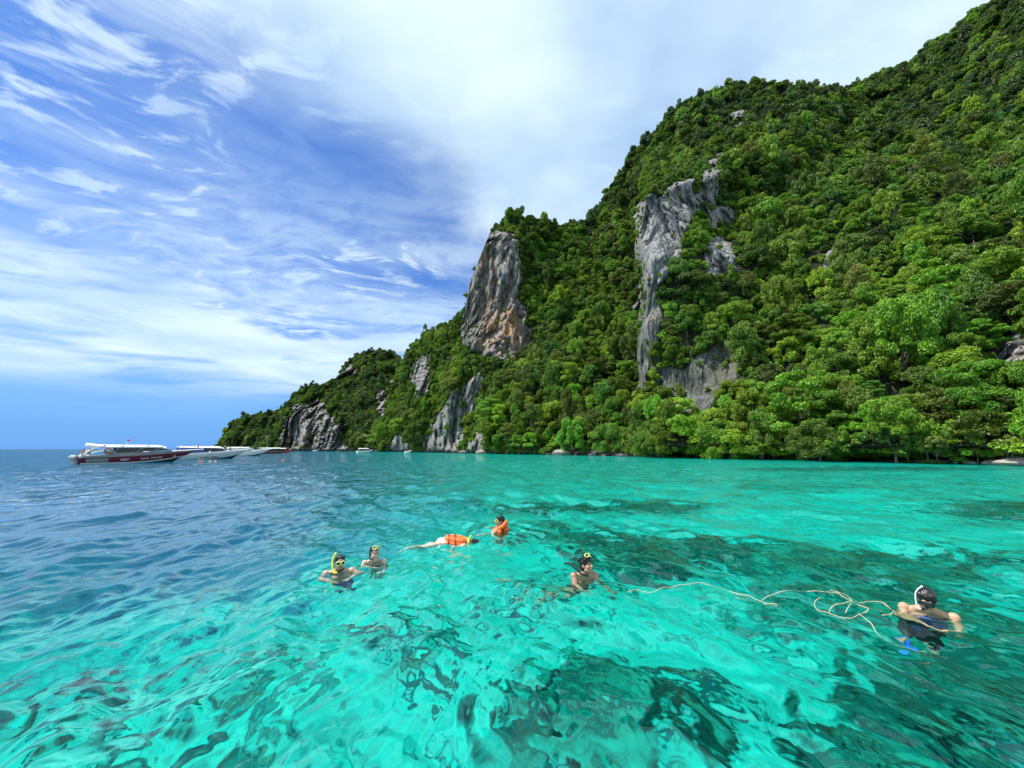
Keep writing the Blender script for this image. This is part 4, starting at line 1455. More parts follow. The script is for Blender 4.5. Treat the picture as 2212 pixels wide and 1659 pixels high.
longtail('dark hulled longtail boat with a slanting pole beyond the white speedboat', 255, 160.0, 11.5, R(38), M_WOOD, True, mast=True)
longtail('longtail boat with white awning nearest to the far rock face', 266, 205.0, 12.0, R(30), M_REDCLOTH, True)
longtail('low dark longtail boat close under the wooded point', 339, 300.0, 10.0, R(20), M_WOOD, False)


def small_boat(label, u, Y, L, heading, hullmat, roof=True):
    e = empty('tour_boat', label=label, category='boat', group='small boats close to the headland')
    rw = hull_rows(L, L * 0.27, 0.8, 1.3, draft=0.3)
    link('hull', hull_mesh(rw, -1, 1.0, 'hull'), hullmat, e)
    link('deck', deck_mesh(rw, 'deck'), M_WHITE, e)
    if roof:
        link('canopy', canopy_mesh(L * 0.1, L * 0.7, L * 0.12, 2.1, 'canopy', 0.2), M_CANVAS, e)
        for s_ in (-1, 1):
            for t in (0.13, 0.4, 0.66):
                link('canopy_post', tube_mesh('canopy_post', [(L * t, L * 0.105 * s_, 0.7), (L * t, L * 0.105 * s_, 2.1)], 0.05, 5), M_STEEL, e)
    place_boat(e, u, Y, heading)
    return e


small_boat('small white boat with a flat white roof below the far wooded slope', 357, 225.0, 9.0, R(42), M_WHITE)
small_boat('tiny white and red boat near the foot of the grey shore slab', 405, 190.0, 3.6, R(48), M_WHITE, False)
small_boat('tiny white boat left of the rock face on the far ridge', 313, 380.0, 5.0, R(36), M_WHITE, False)

# ------------------------------------------------------------------ people


def skin(name, c):
    return principled(name, c, 0.38, noise=0.08, nscale=9.0, spec=0.55, Subsurface_Weight=0.08)


M_SKIN_FAIR = skin('fair_skin', (0.43, 0.265, 0.19))
M_SKIN_PALE = skin('pale_skin', (0.54, 0.37, 0.29))
M_SKIN_TAN = skin('tanned_skin', (0.36, 0.205, 0.125))
M_SKIN_BROWN = skin('brown_skin', (0.46, 0.26, 0.15))
M_HAIR = principled('wet_black_hair', (0.012, 0.010, 0.009), 0.28, noise=0.4, nscale=30.0, bump=0.6)
M_LIPS = principled('lips', (0.30, 0.09, 0.08), 0.4)
M_EYE = principled('dark_eyes', (0.02, 0.014, 0.01), 0.2)
M_YELLOW = principled('yellow_plastic', (0.80, 0.66, 0.03), 0.35)
M_LIMEYEL = principled('pale_yellow_plastic', (0.82, 0.82, 0.28), 0.35)
M_LENS = principled('mask_glass', (0.10, 0.13, 0.05), 0.05)
M_LENS_PALE = principled('shiny_mask_glass', (0.55, 0.62, 0.45), 0.06)
M_LENS_GREY = principled('grey_mask_glass', (0.12, 0.14, 0.14), 0.05)
M_NAVYCLOTH = principled('navy_swim_cloth', (0.03, 0.045, 0.13), 0.7)
M_BLUESHIRT = principled('blue_rash_shirt', (0.015, 0.045, 0.17), 0.6)
M_BLACKCLOTH = principled('black_swim_cloth', (0.015, 0.016, 0.02), 0.7)
M_SHIRT = principled('wet_white_shirt', (0.52, 0.48, 0.45), 0.6, noise=0.1)
M_FIN = principled('blue_rubber', (0.02, 0.18, 0.75), 0.4)
M_PALEPLASTIC = principled('white_plastic', (0.80, 0.80, 0.78), 0.35)
M_ORANGEDARK = principled('dark_strap', (0.08, 0.02, 0.01), 0.7)


def V3(*a):
    return np.array(a, float)


def unit(v):
    v = np.asarray(v, float)
    return v / max(np.linalg.norm(v), 1e-9)


def capsule(p0, r0, p1, r1, seg=14):
    p0, p1 = np.asarray(p0, float), np.asarray(p1, float)
    d = p1 - p0
    L = np.linalg.norm(d)
    d = d / L if L > 1e-6 else V3(0, 0, 1)
    u = unit(np.cross(d, V3(0, 0, 1) if abs(d[2]) < 0.9 else V3(1, 0, 0)))
    v = np.cross(d, u)
    prof = [(p0 + d * r0 * math.sin(a), r0 * math.cos(a)) for a in np.linspace(-math.pi / 2, 0, 5)] + [(p1 + d * r1 * math.sin(a), r1 * math.cos(a)) for a in np.linspace(0, math.pi / 2, 5)]
    ang = np.arange(seg) * 2 * math.pi / seg
    verts = np.concatenate([c + r * (np.cos(ang)[:, None] * u + np.sin(ang)[:, None] * v) for c, r in [(c, max(r, 1e-5)) for c, r in prof]])
    n = len(prof)
    a = (np.arange(n - 1)[:, None] * seg + np.arange(seg)[None]).ravel()
    b = (np.arange(n - 1)[:, None] * seg + (np.arange(seg)[None] + 1) % seg).ravel()
    return verts, np.stack([a, b, b + seg, a + seg], 1)


def ellipsoid(c, r, M=None):
    v, f = capsule((0, 0, 0), 1.0, (0, 0, 1e-4), 1.0, 16)
    v = v * np.asarray(r)
    if M is not None:
        v = v @ np.array(M).T
    return v + np.asarray(c), f


def xf(prims, H):
    H = np.array(H)
    return [(v @ H[:3, :3].T + H[:3, 3], f) for v, f in prims]


def blend(prims, voxel, name, smooth=4):
    """one continuous surface from overlapping shapes"""
    vs_, fs, k = [], [], 0
    for v, f in prims:
        vs_.append(v); fs.append(f + k); k += len(v)
    me = np_mesh(name, np.concatenate(vs_), np.concatenate(fs))
    o = bpy.data.objects.new(name, me)
    COL.objects.link(o)
    m = o.modifiers.new('remesh', 'REMESH')
    m.mode, m.voxel_size = 'VOXEL', voxel
    s_ = o.modifiers.new('smooth', 'SMOOTH')
    s_.factor, s_.iterations = 0.5, smooth
    dg = bpy.context.evaluated_depsgraph_get()
    out = bpy.data.meshes.new_from_object(o.evaluated_get(dg))
    bpy.data.objects.remove(o)
    bpy.data.meshes.remove(me)
    out.name = name
    out.polygons.foreach_set('use_smooth', np.full(len(out.polygons), True))
    return out


def plain(prims, name):
    vs_, fs, k = [], [], 0
    for v, f in prims:
        vs_.append(v); fs.append(f + k); k += len(v)
    return np_mesh(name, np.concatenate(vs_), np.concatenate(fs))


def head_matrix(c, yaw=0, pitch=0, roll=0):
    """face looks along -Y; yaw turns it about Z, pitch raises the chin, roll tilts it sideways"""
    return Matrix.Translation(Vector(c)) @ Euler((-R(pitch), R(roll), R(yaw)), 'XYZ').to_matrix().to_4x4()


def head_prims():
    P_ = [ellipsoid((0, 0.012, 0.040), (0.074, 0.094, 0.084)), ellipsoid((0, -0.018, -0.030), (0.062, 0.072, 0.080)),
          capsule((0, -0.070, -0.094), 0.022, (0, -0.060, -0.090), 0.026), capsule((0, -0.088, 0.018), 0.008, (0, -0.113, -0.022), 0.0125),
          capsule((-0.013, -0.096, -0.028), 0.008, (0.013, -0.096, -0.028), 0.008), capsule((-0.036, -0.080, 0.032), 0.010, (0.036, -0.080, 0.032), 0.010),
          capsule((-0.018, -0.086, -0.056), 0.0075, (0.018, -0.086, -0.056), 0.0075), ellipsoid((-0.042, -0.062, -0.022), (0.022, 0.022, 0.024)), ellipsoid((0.042, -0.062, -0.022), (0.022, 0.022, 0.024)),
          capsule((-0.055, -0.01, -0.065), 0.022, (0, -0.065, -0.088), 0.020), capsule((0.055, -0.01, -0.065), 0.022, (0, -0.065, -0.088), 0.020)]
    for s_ in (-1, 1):
        P_.append(ellipsoid((0.076 * s_, 0.012, 0.0), (0.010, 0.020, 0.032)))
    return P_


def hand_prims(wr, d, nrm, curl=0.5, spread=9, thumb=1):
    d = unit(d)
    nrm = unit(nrm - d * np.dot(nrm, d))
    wd = np.cross(d, nrm)
    P_ = [ellipsoid(wr + d * 0.05, (0.041, 0.052, 0.016), np.stack([wd, d, nrm], 1))]
    for k, (o, L) in enumerate(((-0.030, 0.064), (-0.010, 0.076), (0.011, 0.072), (0.031, 0.056))):
        a = R(spread) * (k - 1.5)
        f = unit(d * math.cos(a) + wd * math.sin(a))
        b = wr + d * 0.088 + wd * o
        c1 = unit(f * math.cos(curl * 0.6) - nrm * math.sin(curl * 0.6))
        c2 = unit(f * math.cos(curl * 1.5) - nrm * math.sin(curl * 1.5))
        P_.append(capsule(b - f * 0.02, 0.0095, b + c1 * L * 0.5, 0.0085, 8))
        P_.append(capsule(b + c1 * L * 0.5, 0.0085, b + c1 * L * 0.5 + c2 * L * 0.5, 0.007, 8))
    t0 = wr + d * 0.03 + wd * (-0.034) * thumb
    t1 = t0 + unit(d * 0.7 - wd * 0.75 * thumb) * 0.035
    P_ += [capsule(t0, 0.012, t1, 0.010, 8), capsule(t1, 0.010, t1 + unit(d * 0.9 - wd * 0.35 * thumb - nrm * curl * 0.4) * 0.032, 0.008, 8)]
    return P_


def body_prims(J, build=1.0, hands=True):
    """J: joints in metres, water level at z = 0"""
    J = {k: np.asarray(v, float) for k, v in J.items() if k != 'H'} | {'H': J['H']}
    shl, shr, pel = J['shl'], J['shr'], J['pel']
    mid = (shl + shr) / 2
    rt = unit(shr - shl)
    ax = unit(pel - mid)
    rt2 = unit(rt - ax * np.dot(rt, ax))
    b = build
    H = np.array(J['H'])
    P_ = xf(head_prims(), H)
    nb = (H @ np.array([0, 0.022, -0.05, 1]))[:3]
    P_ += [capsule(nb, 0.050 * b, mid + ax * 0.02, 0.062 * b), capsule(shl + ax * 0.015, 0.052 * b, shr + ax * 0.015, 0.052 * b)]
    P_ += [capsule(nb + ax * 0.05, 0.04 * b, s_ - (s_ - mid) * 0.35, 0.045 * b) for s_ in (shl, shr)]
    chest, waist = mid + ax * 0.14, mid + (pel - mid) * 0.66
    for s_ in (-1, 1):
        P_ += [capsule(chest + rt2 * 0.075 * s_ * b, 0.098 * b, waist + rt2 * 0.060 * s_ * b, 0.088 * b), capsule(waist + rt2 * 0.06 * s_ * b, 0.088 * b, pel + rt2 * 0.075 * s_ * b, 0.098 * b)]
    for s_, sh, el, wr in ((-1, shl, J['ell'], J['wrl']), (1, shr, J['elr'], J['wrr'])):
        P_ += [ellipsoid(sh, (0.060 * b, 0.060 * b, 0.058 * b)), capsule(sh, 0.052 * b, el, 0.039 * b), capsule(el, 0.039 * b, el + (wr - el) * 0.35, 0.040 * b), capsule(el + (wr - el) * 0.35, 0.040 * b, wr, 0.026 * b)]
        if hands:
            P_ += hand_prims(wr, J.get('hdl' if s_ < 0 else 'hdr', wr - el), J.get('hnl' if s_ < 0 else 'hnr', V3(0, 0, 1)), 0.45, thumb=s_)
    for s_, kn, an in ((-1, J['knl'], J['anl']), (1, J['knr'], J['anr'])):
        hp = pel + rt2 * 0.085 * s_
        P_ += [capsule(hp, 0.088 * b, kn, 0.056 * b), capsule(kn, 0.056 * b, kn + (an - kn) * 0.3, 0.058 * b), capsule(kn + (an - kn) * 0.3, 0.058 * b, an, 0.036 * b)]
        ft = unit((an - kn) * 0.8 + np.cross(rt2, an - kn) * 0.3)
        P_.append(capsule(an, 0.036 * b, an + ft * 0.15, 0.026 * b))
    return P_


def shorts_prims(J, b, grow=0.012, down=0.6):
    shl, shr, pel = (np.asarray(J[k], float) for k in ('shl', 'shr', 'pel'))
    mid = (shl + shr) / 2
    ax = unit(pel - mid)
    rt2 = unit((shr - shl) - ax * np.dot(shr - shl, ax))
    P_ = []
    for s_, kn in ((-1, J['knl']), (1, J['knr'])):
        hp = pel + rt2 * 0.085 * s_
        P_ += [capsule(hp - ax * 0.10, (0.098 + grow) * b, hp, (0.1 + grow) * b), capsule(hp, (0.095 + grow) * b, hp + (np.asarray(kn) - hp) * down, (0.072 + grow) * b)]
    return P_


HAIR_SHORT = [ellipsoid((0, 0.022, 0.058), (0.080, 0.097, 0.080)), ellipsoid((0, 0.050, 0.010), (0.070, 0.062, 0.075)), capsule((-0.055, -0.035, 0.092), 0.026, (0.055, -0.035, 0.092), 0.026)]
HAIR_LONG = HAIR_SHORT + [capsule((0, 0.085, 0.01), 0.045, (0.01, 0.10, -0.10), 0.028)]
HAIR_FULL = [ellipsoid((0, 0.020, 0.062), (0.090, 0.108, 0.090)), ellipsoid((0, 0.050, 0.005), (0.082, 0.070, 0.085)), capsule((-0.06, -0.04, 0.092), 0.032, (0.06, -0.04, 0.092), 0.032)]


def oval_ring(cx, cy, cz, rx, rz, r, n=18, tilt=0.0, nose=0.0):
    pts = []
    for k in range(n):
        a = k * 6.2832 / n
        ca, sa = math.cos(a), math.sin(a)
        px_ = cx + rx * math.copysign(abs(ca) ** 0.75, ca)
        pz_ = cz + rz * math.copysign(abs(sa) ** 0.75, sa)
        pts.append((px_, cy + 6.0 * (px_ ** 2) * 0.9, pz_))
    return pts


def diving_mask(e, H, frame, lens, dz=0.0, dy=0.0, tilt=0.0, strap=M_BLACK, one_piece=False):
    """worn mask: skirt and strap with a frame round each lens; dz lifts it to the forehead"""
    T = H @ Matrix.Translation((0, dy, dz)) @ Euler((R(tilt), 0, 0)).to_matrix().to_4x4()
    sk = [ellipsoid((0, -0.088, 0.012), (0.066, 0.026, 0.034)), ellipsoid((0, -0.103, -0.018), (0.020, 0.022, 0.022))]
    m = link('diving_mask', blend(xf(sk, T), 0.006, 'mask_skirt', 2), M_BLACK, e)
    for s_ in (-1, 1):
        pts = oval_ring(0.036 * s_, -0.117, 0.014, 0.033, 0.029, 0.006)
        pts = [tuple(T @ Vector(p)) for p in pts]
        link('lens_frame', tube_mesh('lens_frame', pts, 0.0062, 6, closed=True), frame, m)
        c = T @ Vector((0.033 * s_, -0.116 + 5.4 * 0.033 ** 2, 0.014))
        vts = [c] + [Vector(p) for p in pts]
        n = len(pts)
        bm = bmesh.new()
        q = [bm.verts.new(p) for p in vts]
        for k in range(n):
            bm.faces.new((q[0], q[1 + k], q[1 + (k + 1) % n]))
        bmesh.ops.solidify(bm, geom=bm.faces[:], thickness=0.002)
        link('lens', bm_mesh(bm, 'lens', False), lens, m)
    st_ = [tuple(T @ Vector((0.084 * math.sin(a), 0.014 - 0.104 * math.cos(a), 0.018 + 0.012 * (1 - math.cos(a))))) for a in np.linspace(0.75, 2 * math.pi - 0.75, 20)]
    link('strap', tube_mesh('strap', st_, 0.009, 5), strap, m)
    return m


def snorkel(e, H, pts, mat, tip=None, r=0.0125, mouthpiece=M_BLACK):
    P_ = [tuple(H @ Vector(p)) for p in smooth_path(pts, 6)]
    s_ = link('snorkel', tube_mesh('snorkel', P_, r, 8), mat, e)
    k = max(2, len(P_) // 7)
    link('mouthpiece', tube_mesh('mouthpiece', P_[:k], r * 1.2, 8), mouthpiece, s_)
    if tip:
        link('tip', tube_mesh('tip', P_[-3:], r * 1.35, 8), tip, s_)
    return s_


def face_parts(e, H, eyes=True, brows=True):
    if eyes:
        for s_ in (-1, 1):
            link('eye', plain(xf([ellipsoid((0.031 * s_, -0.083, 0.012), (0.013, 0.008, 0.006))], H), 'eye'), M_EYE, e)
            link('eyebrow', plain(xf([capsule((0.016 * s_, -0.091, 0.034), 0.0045, (0.046 * s_, -0.082, 0.036), 0.0035)], H), 'eyebrow'), M_HAIR, e)
    link('lips', plain(xf([ellipsoid((0, -0.091, -0.056), (0.022, 0.008, 0.0085))], H), 'lips'), M_LIPS, e)


def person(x, y, label, dzl=0.0, group='snorkellers in the water'):
    g_ = ground(x, y)
    e = empty('person', (g_[0], g_[1], dzl), -math.atan2(g_[0], g_[1]), label=label, category='person', group=group)
    return e


# 1 --- man with the yellow snorkel
e = person(733, 1235, 'bare shouldered man with yellow-framed mask over his eyes and yellow snorkel, beside the woman', -0.07)
H = head_matrix((0.0, -0.02, 0.205), yaw=8, pitch=4, roll=-3)
J = dict(H=H, shl=V3(-0.205, 0.05, 0.045), shr=V3(0.195, 0.04, 0.055), pel=V3(0.10, 0.0, -0.46), ell=V3(-0.29, -0.06, -0.14), wrl=V3(-0.13, -0.26, -0.10),
         elr=V3(0.36, -0.04, -0.05), wrr=V3(0.17, -0.22, -0.07), hdl=V3(0.9, -0.3, -0.05), hdr=V3(-0.9, -0.2, -0.1), knl=V3(0.0, 0.10, -0.88), anl=V3(-0.02, 0.45, -1.15), knr=V3(0.18, 0.06, -0.86), anr=V3(0.20, 0.42, -1.15))
link('body', blend(body_prims(J, 1.06), 0.0085, 'body'), M_SKIN_FAIR, e)
link('hair', blend(xf(HAIR_SHORT, H), 0.007, 'hair', 2), M_HAIR, e)
link('beard', blend(xf([capsule((-0.05, -0.035, -0.085), 0.018, (0, -0.075, -0.10), 0.024), capsule((0.05, -0.035, -0.085), 0.018, (0, -0.075, -0.10), 0.024)], H), 0.007, 'beard', 2), M_HAIR, e)
face_parts(e, H, eyes=False)
diving_mask(e, H, M_LIMEYEL, M_LENS, dz=0.004)
snorkel(e, H, [(-0.02, -0.085, -0.085), (-0.07, -0.07, -0.12), (-0.105, -0.03, -0.10), (-0.112, 0.01, 0.0), (-0.095, 0.04, 0.10), (-0.045, 0.05, 0.175)], M_YELLOW, None, 0.016)
link('swim_shorts', blend(shorts_prims(J, 1.06), 0.012, 'swim_shorts'), M_NAVYCLOTH, e)

# 2 --- woman with the mask on her forehead
e = person(809, 1214, 'woman with a pale shiny mask pushed up on her forehead and black snorkel', -0.055)
H = head_matrix((0.0, -0.01, 0.200), yaw=10, pitch=2, roll=3)
J = dict(H=H, shl=V3(-0.165, 0.03, 0.045), shr=V3(0.155, 0.04, 0.045), pel=V3(0.02, 0.15, -0.49), ell=V3(-0.26, -0.05, -0.13), wrl=V3(-0.05, -0.16, -0.05),
         elr=V3(0.22, -0.04, -0.18), wrr=V3(0.15, -0.24, -0.22), hdl=V3(1, -0.2, 0), hdr=V3(-0.6, -0.6, -0.1), knl=V3(-0.08, 0.2, -0.85), anl=V3(-0.1, 0.5, -1.1), knr=V3(0.12, 0.1, -0.85), anr=V3(0.14, 0.45, -1.15))
link('body', blend(body_prims(J, 0.90), 0.008, 'body'), M_SKIN_PALE, e)
link('hair', blend(xf(HAIR_LONG, H), 0.007, 'hair', 2), M_HAIR, e)
face_parts(e, H)
diving_mask(e, H, M_LIMEYEL, M_LENS_PALE, dz=0.078, dy=0.010, tilt=-14)
snorkel(e, H, [(-0.045, -0.075, -0.085), (-0.082, -0.055, -0.075), (-0.092, -0.045, -0.02), (-0.092, -0.03, 0.06), (-0.088, -0.01, 0.10)], M_BLACK, None, 0.014)
bk = [capsule((-0.095 * 1, -0.085, 0.0), 0.012, (0.095, -0.085, 0.0), 0.012)]
link('bikini_top', blend([ellipsoid((-0.070, -0.062, -0.085), (0.062, 0.045, 0.045)), ellipsoid((0.070, -0.062, -0.085), (0.062, 0.045, 0.045)), capsule((-0.13, 0.0, -0.10), 0.016, (-0.08, -0.08, -0.095), 0.016), capsule((0.13, 0.0, -0.10), 0.016, (0.08, -0.08, -0.095), 0.016)], 0.008, 'bikini_top'), M_BLACKCLOTH, e)
for s_ in (-1, 1):
    link('shoulder_strap', tube_mesh('shoulder_strap', smooth_path([(0.080 * s_, -0.092, -0.06), (0.088 * s_, -0.07, 0.03), (0.094 * s_, 0.0, 0.092), (0.09 * s_, 0.08, 0.05)], 5), 0.006, 5), M_BLACKCLOTH, e)

# 3 --- face-down snorkeller in an orange vest
e = person(977, 1172, 'snorkeller floating face down in an orange life vest with yellow snorkel', -0.06)
H = head_matrix((0.40, -0.03, 0.015), yaw=90, pitch=-62, roll=0)
H = Matrix.Translation((0.43, -0.04, 0.03)) @ Matrix(((0, 0, 1, 0), (1, 0, 0, 0), (0, 1, 0, 0), (0, 0, 0, 1))) @ Euler((R(18), 0, 0)).to_matrix().to_4x4()
J = dict(H=H, shl=V3(0.24, 0.17, 0.06), shr=V3(0.24, -0.19, 0.02), pel=V3(-0.26, 0.03, 0.045), ell=V3(0.10, 0.36, -0.14), wrl=V3(0.25, 0.50, -0.25), elr=V3(0.02, -0.34, -0.02), wrr=V3(0.02, -0.40, -0.24),
         hdr=V3(0.1, -0.2, -1), hnr=V3(1, 0, 0), knl=V3(-0.60, 0.12, -0.24), anl=V3(-0.92, 0.20, -0.52), knr=V3(-0.64, -0.06, -0.13), anr=V3(-1.02, -0.08, -0.30))
link('body', blend(body_prims(J, 1.0), 0.0095, 'body'), M_SKIN_PALE, e)
link('hair', blend(xf(HAIR_FULL, H), 0.008, 'hair', 2), M_HAIR, e)
link('life_vest', blend([capsule((0.20, 0.09, 0.105), 0.082, (-0.10, 0.07, 0.13), 0.085), capsule((0.20, -0.10, 0.09), 0.082, (-0.10, -0.06, 0.12), 0.085), capsule((0.22, -0.12, 0.02), 0.08, (-0.10, -0.12, 0.04), 0.08), capsule((0.22, 0.13, 0.04), 0.07, (-0.1, 0.12, 0.05), 0.07),
                        capsule((0.27, -0.08, 0.10), 0.042, (0.27, 0.08, 0.12), 0.042), ellipsoid((0.02, 0.0, 0.205), (0.05, 0.04, 0.03))], 0.010, 'life_vest', 3), M_ORANGE, e)
lv = e.children[-1]
for xx in (-0.08, 0.06):
    link('vest_strap', tube_mesh('vest_strap', smooth_path([(xx, -0.215, 0.02), (xx, -0.17, 0.13), (xx, -0.05, 0.212), (xx + 0.01, 0.06, 0.218), (xx + 0.01, 0.17, 0.10)], 5), 0.010, 5), M_ORANGEDARK, lv)
link('white_shirt', blend([capsule((-0.12, 0.07, 0.07), 0.105, (-0.24, 0.08, 0.035), 0.104), capsule((-0.12, -0.06, 0.06), 0.105, (-0.24, -0.03, 0.03), 0.104)], 0.011, 'white_shirt'), M_SHIRT, e)
link('mask_strap', tube_mesh('mask_strap', [(0.335 + 0.01 * math.cos(a * 2), -0.04 + 0.108 * math.cos(a), 0.045 + 0.108 * math.sin(a)) for a in np.linspace(0, 6.2832, 20)[:-1]], 0.014, 6, closed=True), M_YELLOW, e)
s_ = link('snorkel', tube_mesh('snorkel', smooth_path([(0.36, -0.13, -0.08), (0.345, -0.16, 0.0), (0.355, -0.14, 0.12), (0.40, -0.10, 0.225)], 6), 0.017, 8), M_YELLOW, e)

# 4 --- upright swimmer in an orange vest
e = person(1077, 1151, 'swimmer upright in an orange life vest with high collar and yellow mask, looking left', -0.05)
H = head_matrix((0.03, -0.02, 0.315), yaw=-62, pitch=6, roll=0)
J = dict(H=H, shl=V3(-0.06, -0.15, 0.12), shr=V3(0.10, 0.16, 0.12), pel=V3(0.10, 0.03, -0.40), ell=V3(-0.24, -0.26, -0.02), wrl=V3(-0.45, -0.20, -0.04), elr=V3(0.0, 0.36, -0.04), wrr=V3(-0.2, 0.45, -0.1),
         hdl=V3(-1, 0.1, -0.3), hdr=V3(-1, 0.2, -0.2), knl=V3(0.02, -0.15, -0.75), anl=V3(0.25, -0.15, -1.05), knr=V3(0.02, 0.12, -0.78), anr=V3(0.28, 0.12, -1.05))
link('body', blend(body_prims(J, 0.96), 0.0095, 'body'), M_SKIN_FAIR, e)
link('hair', blend(xf(HAIR_FULL, H), 0.008, 'hair', 2), M_HAIR, e)
link('hair_tuft', plain(xf([capsule((0, 0.02, 0.14), 0.006, (0.02, 0.01, 0.235), 0.002), capsule((0, 0.02, 0.14), 0.005, (-0.02, 0.03, 0.22), 0.002)], H), 'hair_tuft'), M_HAIR, e)
face_parts(e, H, eyes=False)
diving_mask(e, H, M_YELLOW, M_LENS, dz=0.0)
vest = link('life_vest', blend([capsule((-0.09, -0.12, 0.10), 0.085, (-0.05, -0.12, -0.12), 0.10), capsule((-0.03, 0.10, 0.10), 0.085, (0.0, 0.10, -0.12), 0.10), capsule((0.16, -0.06, 0.10), 0.08, (0.18, -0.04, -0.12), 0.09), capsule((0.19, 0.08, 0.10), 0.075, (0.2, 0.08, -0.12), 0.09),
                               capsule((0.02, -0.17, 0.10), 0.06, (0.05, -0.16, -0.1), 0.08)], 0.010, 'life_vest', 3), M_ORANGE, e)
link('collar', blend([capsule((-0.06, -0.14, 0.13), 0.05, (0.10, -0.13, 0.22), 0.05), capsule((0.10, -0.13, 0.22), 0.05, (0.17, -0.06, 0.30), 0.045), capsule((0.17, -0.06, 0.30), 0.045, (0.19, 0.07, 0.30), 0.045), capsule((0.19, 0.07, 0.30), 0.045, (0.05, 0.15, 0.18), 0.05), capsule((0.18, -0.05, 0.12), 0.05, (0.19, 0.05, 0.28), 0.04)], 0.010, 'collar', 3), M_ORANGE, vest)
link('vest_strap', tube_mesh('vest_strap', smooth_path([(-0.18, -0.10, 0.04), (-0.12, -0.22, 0.05), (0.02, -0.245, 0.055), (0.14, -0.17, 0.03)], 5), 0.010, 5), M_ORANGEDARK, vest)

# 5 --- man with head turned to the right
e = person(1262, 1250, 'bare chested tanned man looking right, mask on top of his head, black snorkel behind', -0.04)
H = head_matrix((0.04, -0.02, 0.232), yaw=52, pitch=20, roll=8)
J = dict(H=H, shl=V3(-0.16, -0.06, 0.09), shr=V3(0.155, 0.08, 0.08), pel=V3(-0.06, -0.02, -0.46), ell=V3(-0.12, -0.20, -0.12), wrl=V3(-0.02, -0.40, -0.20), elr=V3(0.27, 0.02, -0.12), wrr=V3(0.32, -0.16, -0.30),
         hdl=V3(0.6, -0.6, -0.3), hdr=V3(0.3, -0.6, -0.4), knl=V3(-0.30, -0.08, -0.72), anl=V3(-0.66, 0.0, -0.86), knr=V3(-0.2, 0.1, -0.8), anr=V3(-0.56, 0.22, -0.98))
link('body', blend(body_prims(J, 1.0), 0.0085, 'body'), M_SKIN_TAN, e)
link('hair', blend(xf(HAIR_FULL, H), 0.007, 'hair', 2), M_HAIR, e)
face_parts(e, H)
diving_mask(e, H, M_LIMEYEL, M_LENS, dz=0.092, dy=0.012, tilt=-24)
s_ = link('snorkel', tube_mesh('snorkel', smooth_path([(0.06, -0.11, 0.115), (-0.03, -0.14, 0.145), (-0.10, -0.12, 0.19), (-0.19, -0.08, 0.255), (-0.255, -0.06, 0.28), (-0.30, -0.05, 0.265)], 6), 0.015, 8), M_BLACK, e)
link('swim_shorts', blend(shorts_prims(J, 1.0), 0.011, 'swim_shorts'), M_BLACKCLOTH, e)

# 6 --- nearest man, handling the rope
e = person(2004, 1323, 'nearest man with full black hair and black mask bending over the rope in blue shirt', -0.055)
H = head_matrix((0.01, -0.05, 0.205), yaw=-4, pitch=-16, roll=5)
J = dict(H=H, shl=V3(-0.215, 0.04, 0.055), shr=V3(0.225, 0.05, 0.035), pel=V3(-0.05, 0.10, -0.50), ell=V3(-0.235, -0.12, -0.20), wrl=V3(-0.06, -0.36, -0.11), elr=V3(0.27, -0.12, -0.28), wrr=V3(0.13, -0.38, -0.12),
         hdl=V3(0.75, -0.5, 0.05), hnl=V3(0, 0.3, 1), hdr=V3(-0.55, -0.75, 0.02), hnr=V3(0, 0.3, 1), knl=V3(-0.24, -0.20, -0.78), anl=V3(-0.24, -0.46, -0.50), knr=V3(0.10, -0.10, -0.92), anr=V3(0.05, 0.15, -1.2))
link('body', blend(body_prims(J, 1.04), 0.0062, 'body'), M_SKIN_BROWN, e)
link('hair', blend(xf(HAIR_FULL, H), 0.0065, 'hair', 1), M_HAIR, e)
face_parts(e, H, eyes=False)
diving_mask(e, H, M_BLACK, M_LENS_GREY, dz=-0.002)
snorkel(e, H, [(-0.02, -0.088, -0.07), (-0.075, -0.075, -0.085), (-0.096, -0.05, -0.03), (-0.100, -0.02, 0.06), (-0.080, 0.0, 0.12), (-0.035, 0.01, 0.178)], M_PALEPLASTIC, M_PALEPLASTIC, 0.0085)
mid_, pel_ = V3(0.0, 0.045, 0.03), J['pel']
link('rash_shirt', blend([capsule((-0.075, 0.045, -0.13), 0.108, (-0.10, 0.085, -0.42), 0.108), capsule((0.075, 0.045, -0.14), 0.108, (0.03, 0.085, -0.42), 0.108), ellipsoid((0, -0.02, -0.12), (0.13, 0.085, 0.07))], 0.010, 'rash_shirt'), M_BLUESHIRT, e)
link('swim_shorts', blend(shorts_prims(J, 1.04), 0.010, 'swim_shorts'), M_BLACKCLOTH, e)
an, kn = J['anl'], J['knl']
fin = [capsule(an + V3(0, 0.02, 0), 0.05, an + V3(0.02, -0.10, -0.02), 0.048)]
fin += [ellipsoid(an + V3(0.05 + 0.02, -0.28, 0.0), (0.07, 0.15, 0.012), Euler((R(-8), R(10), R(-18))).to_matrix())]
link('fin', blend(fin, 0.009, 'fin', 2), M_FIN, e)

# people on and around the far boats -------------------------------------------------
far_group = 'people swimming near the moored boats'


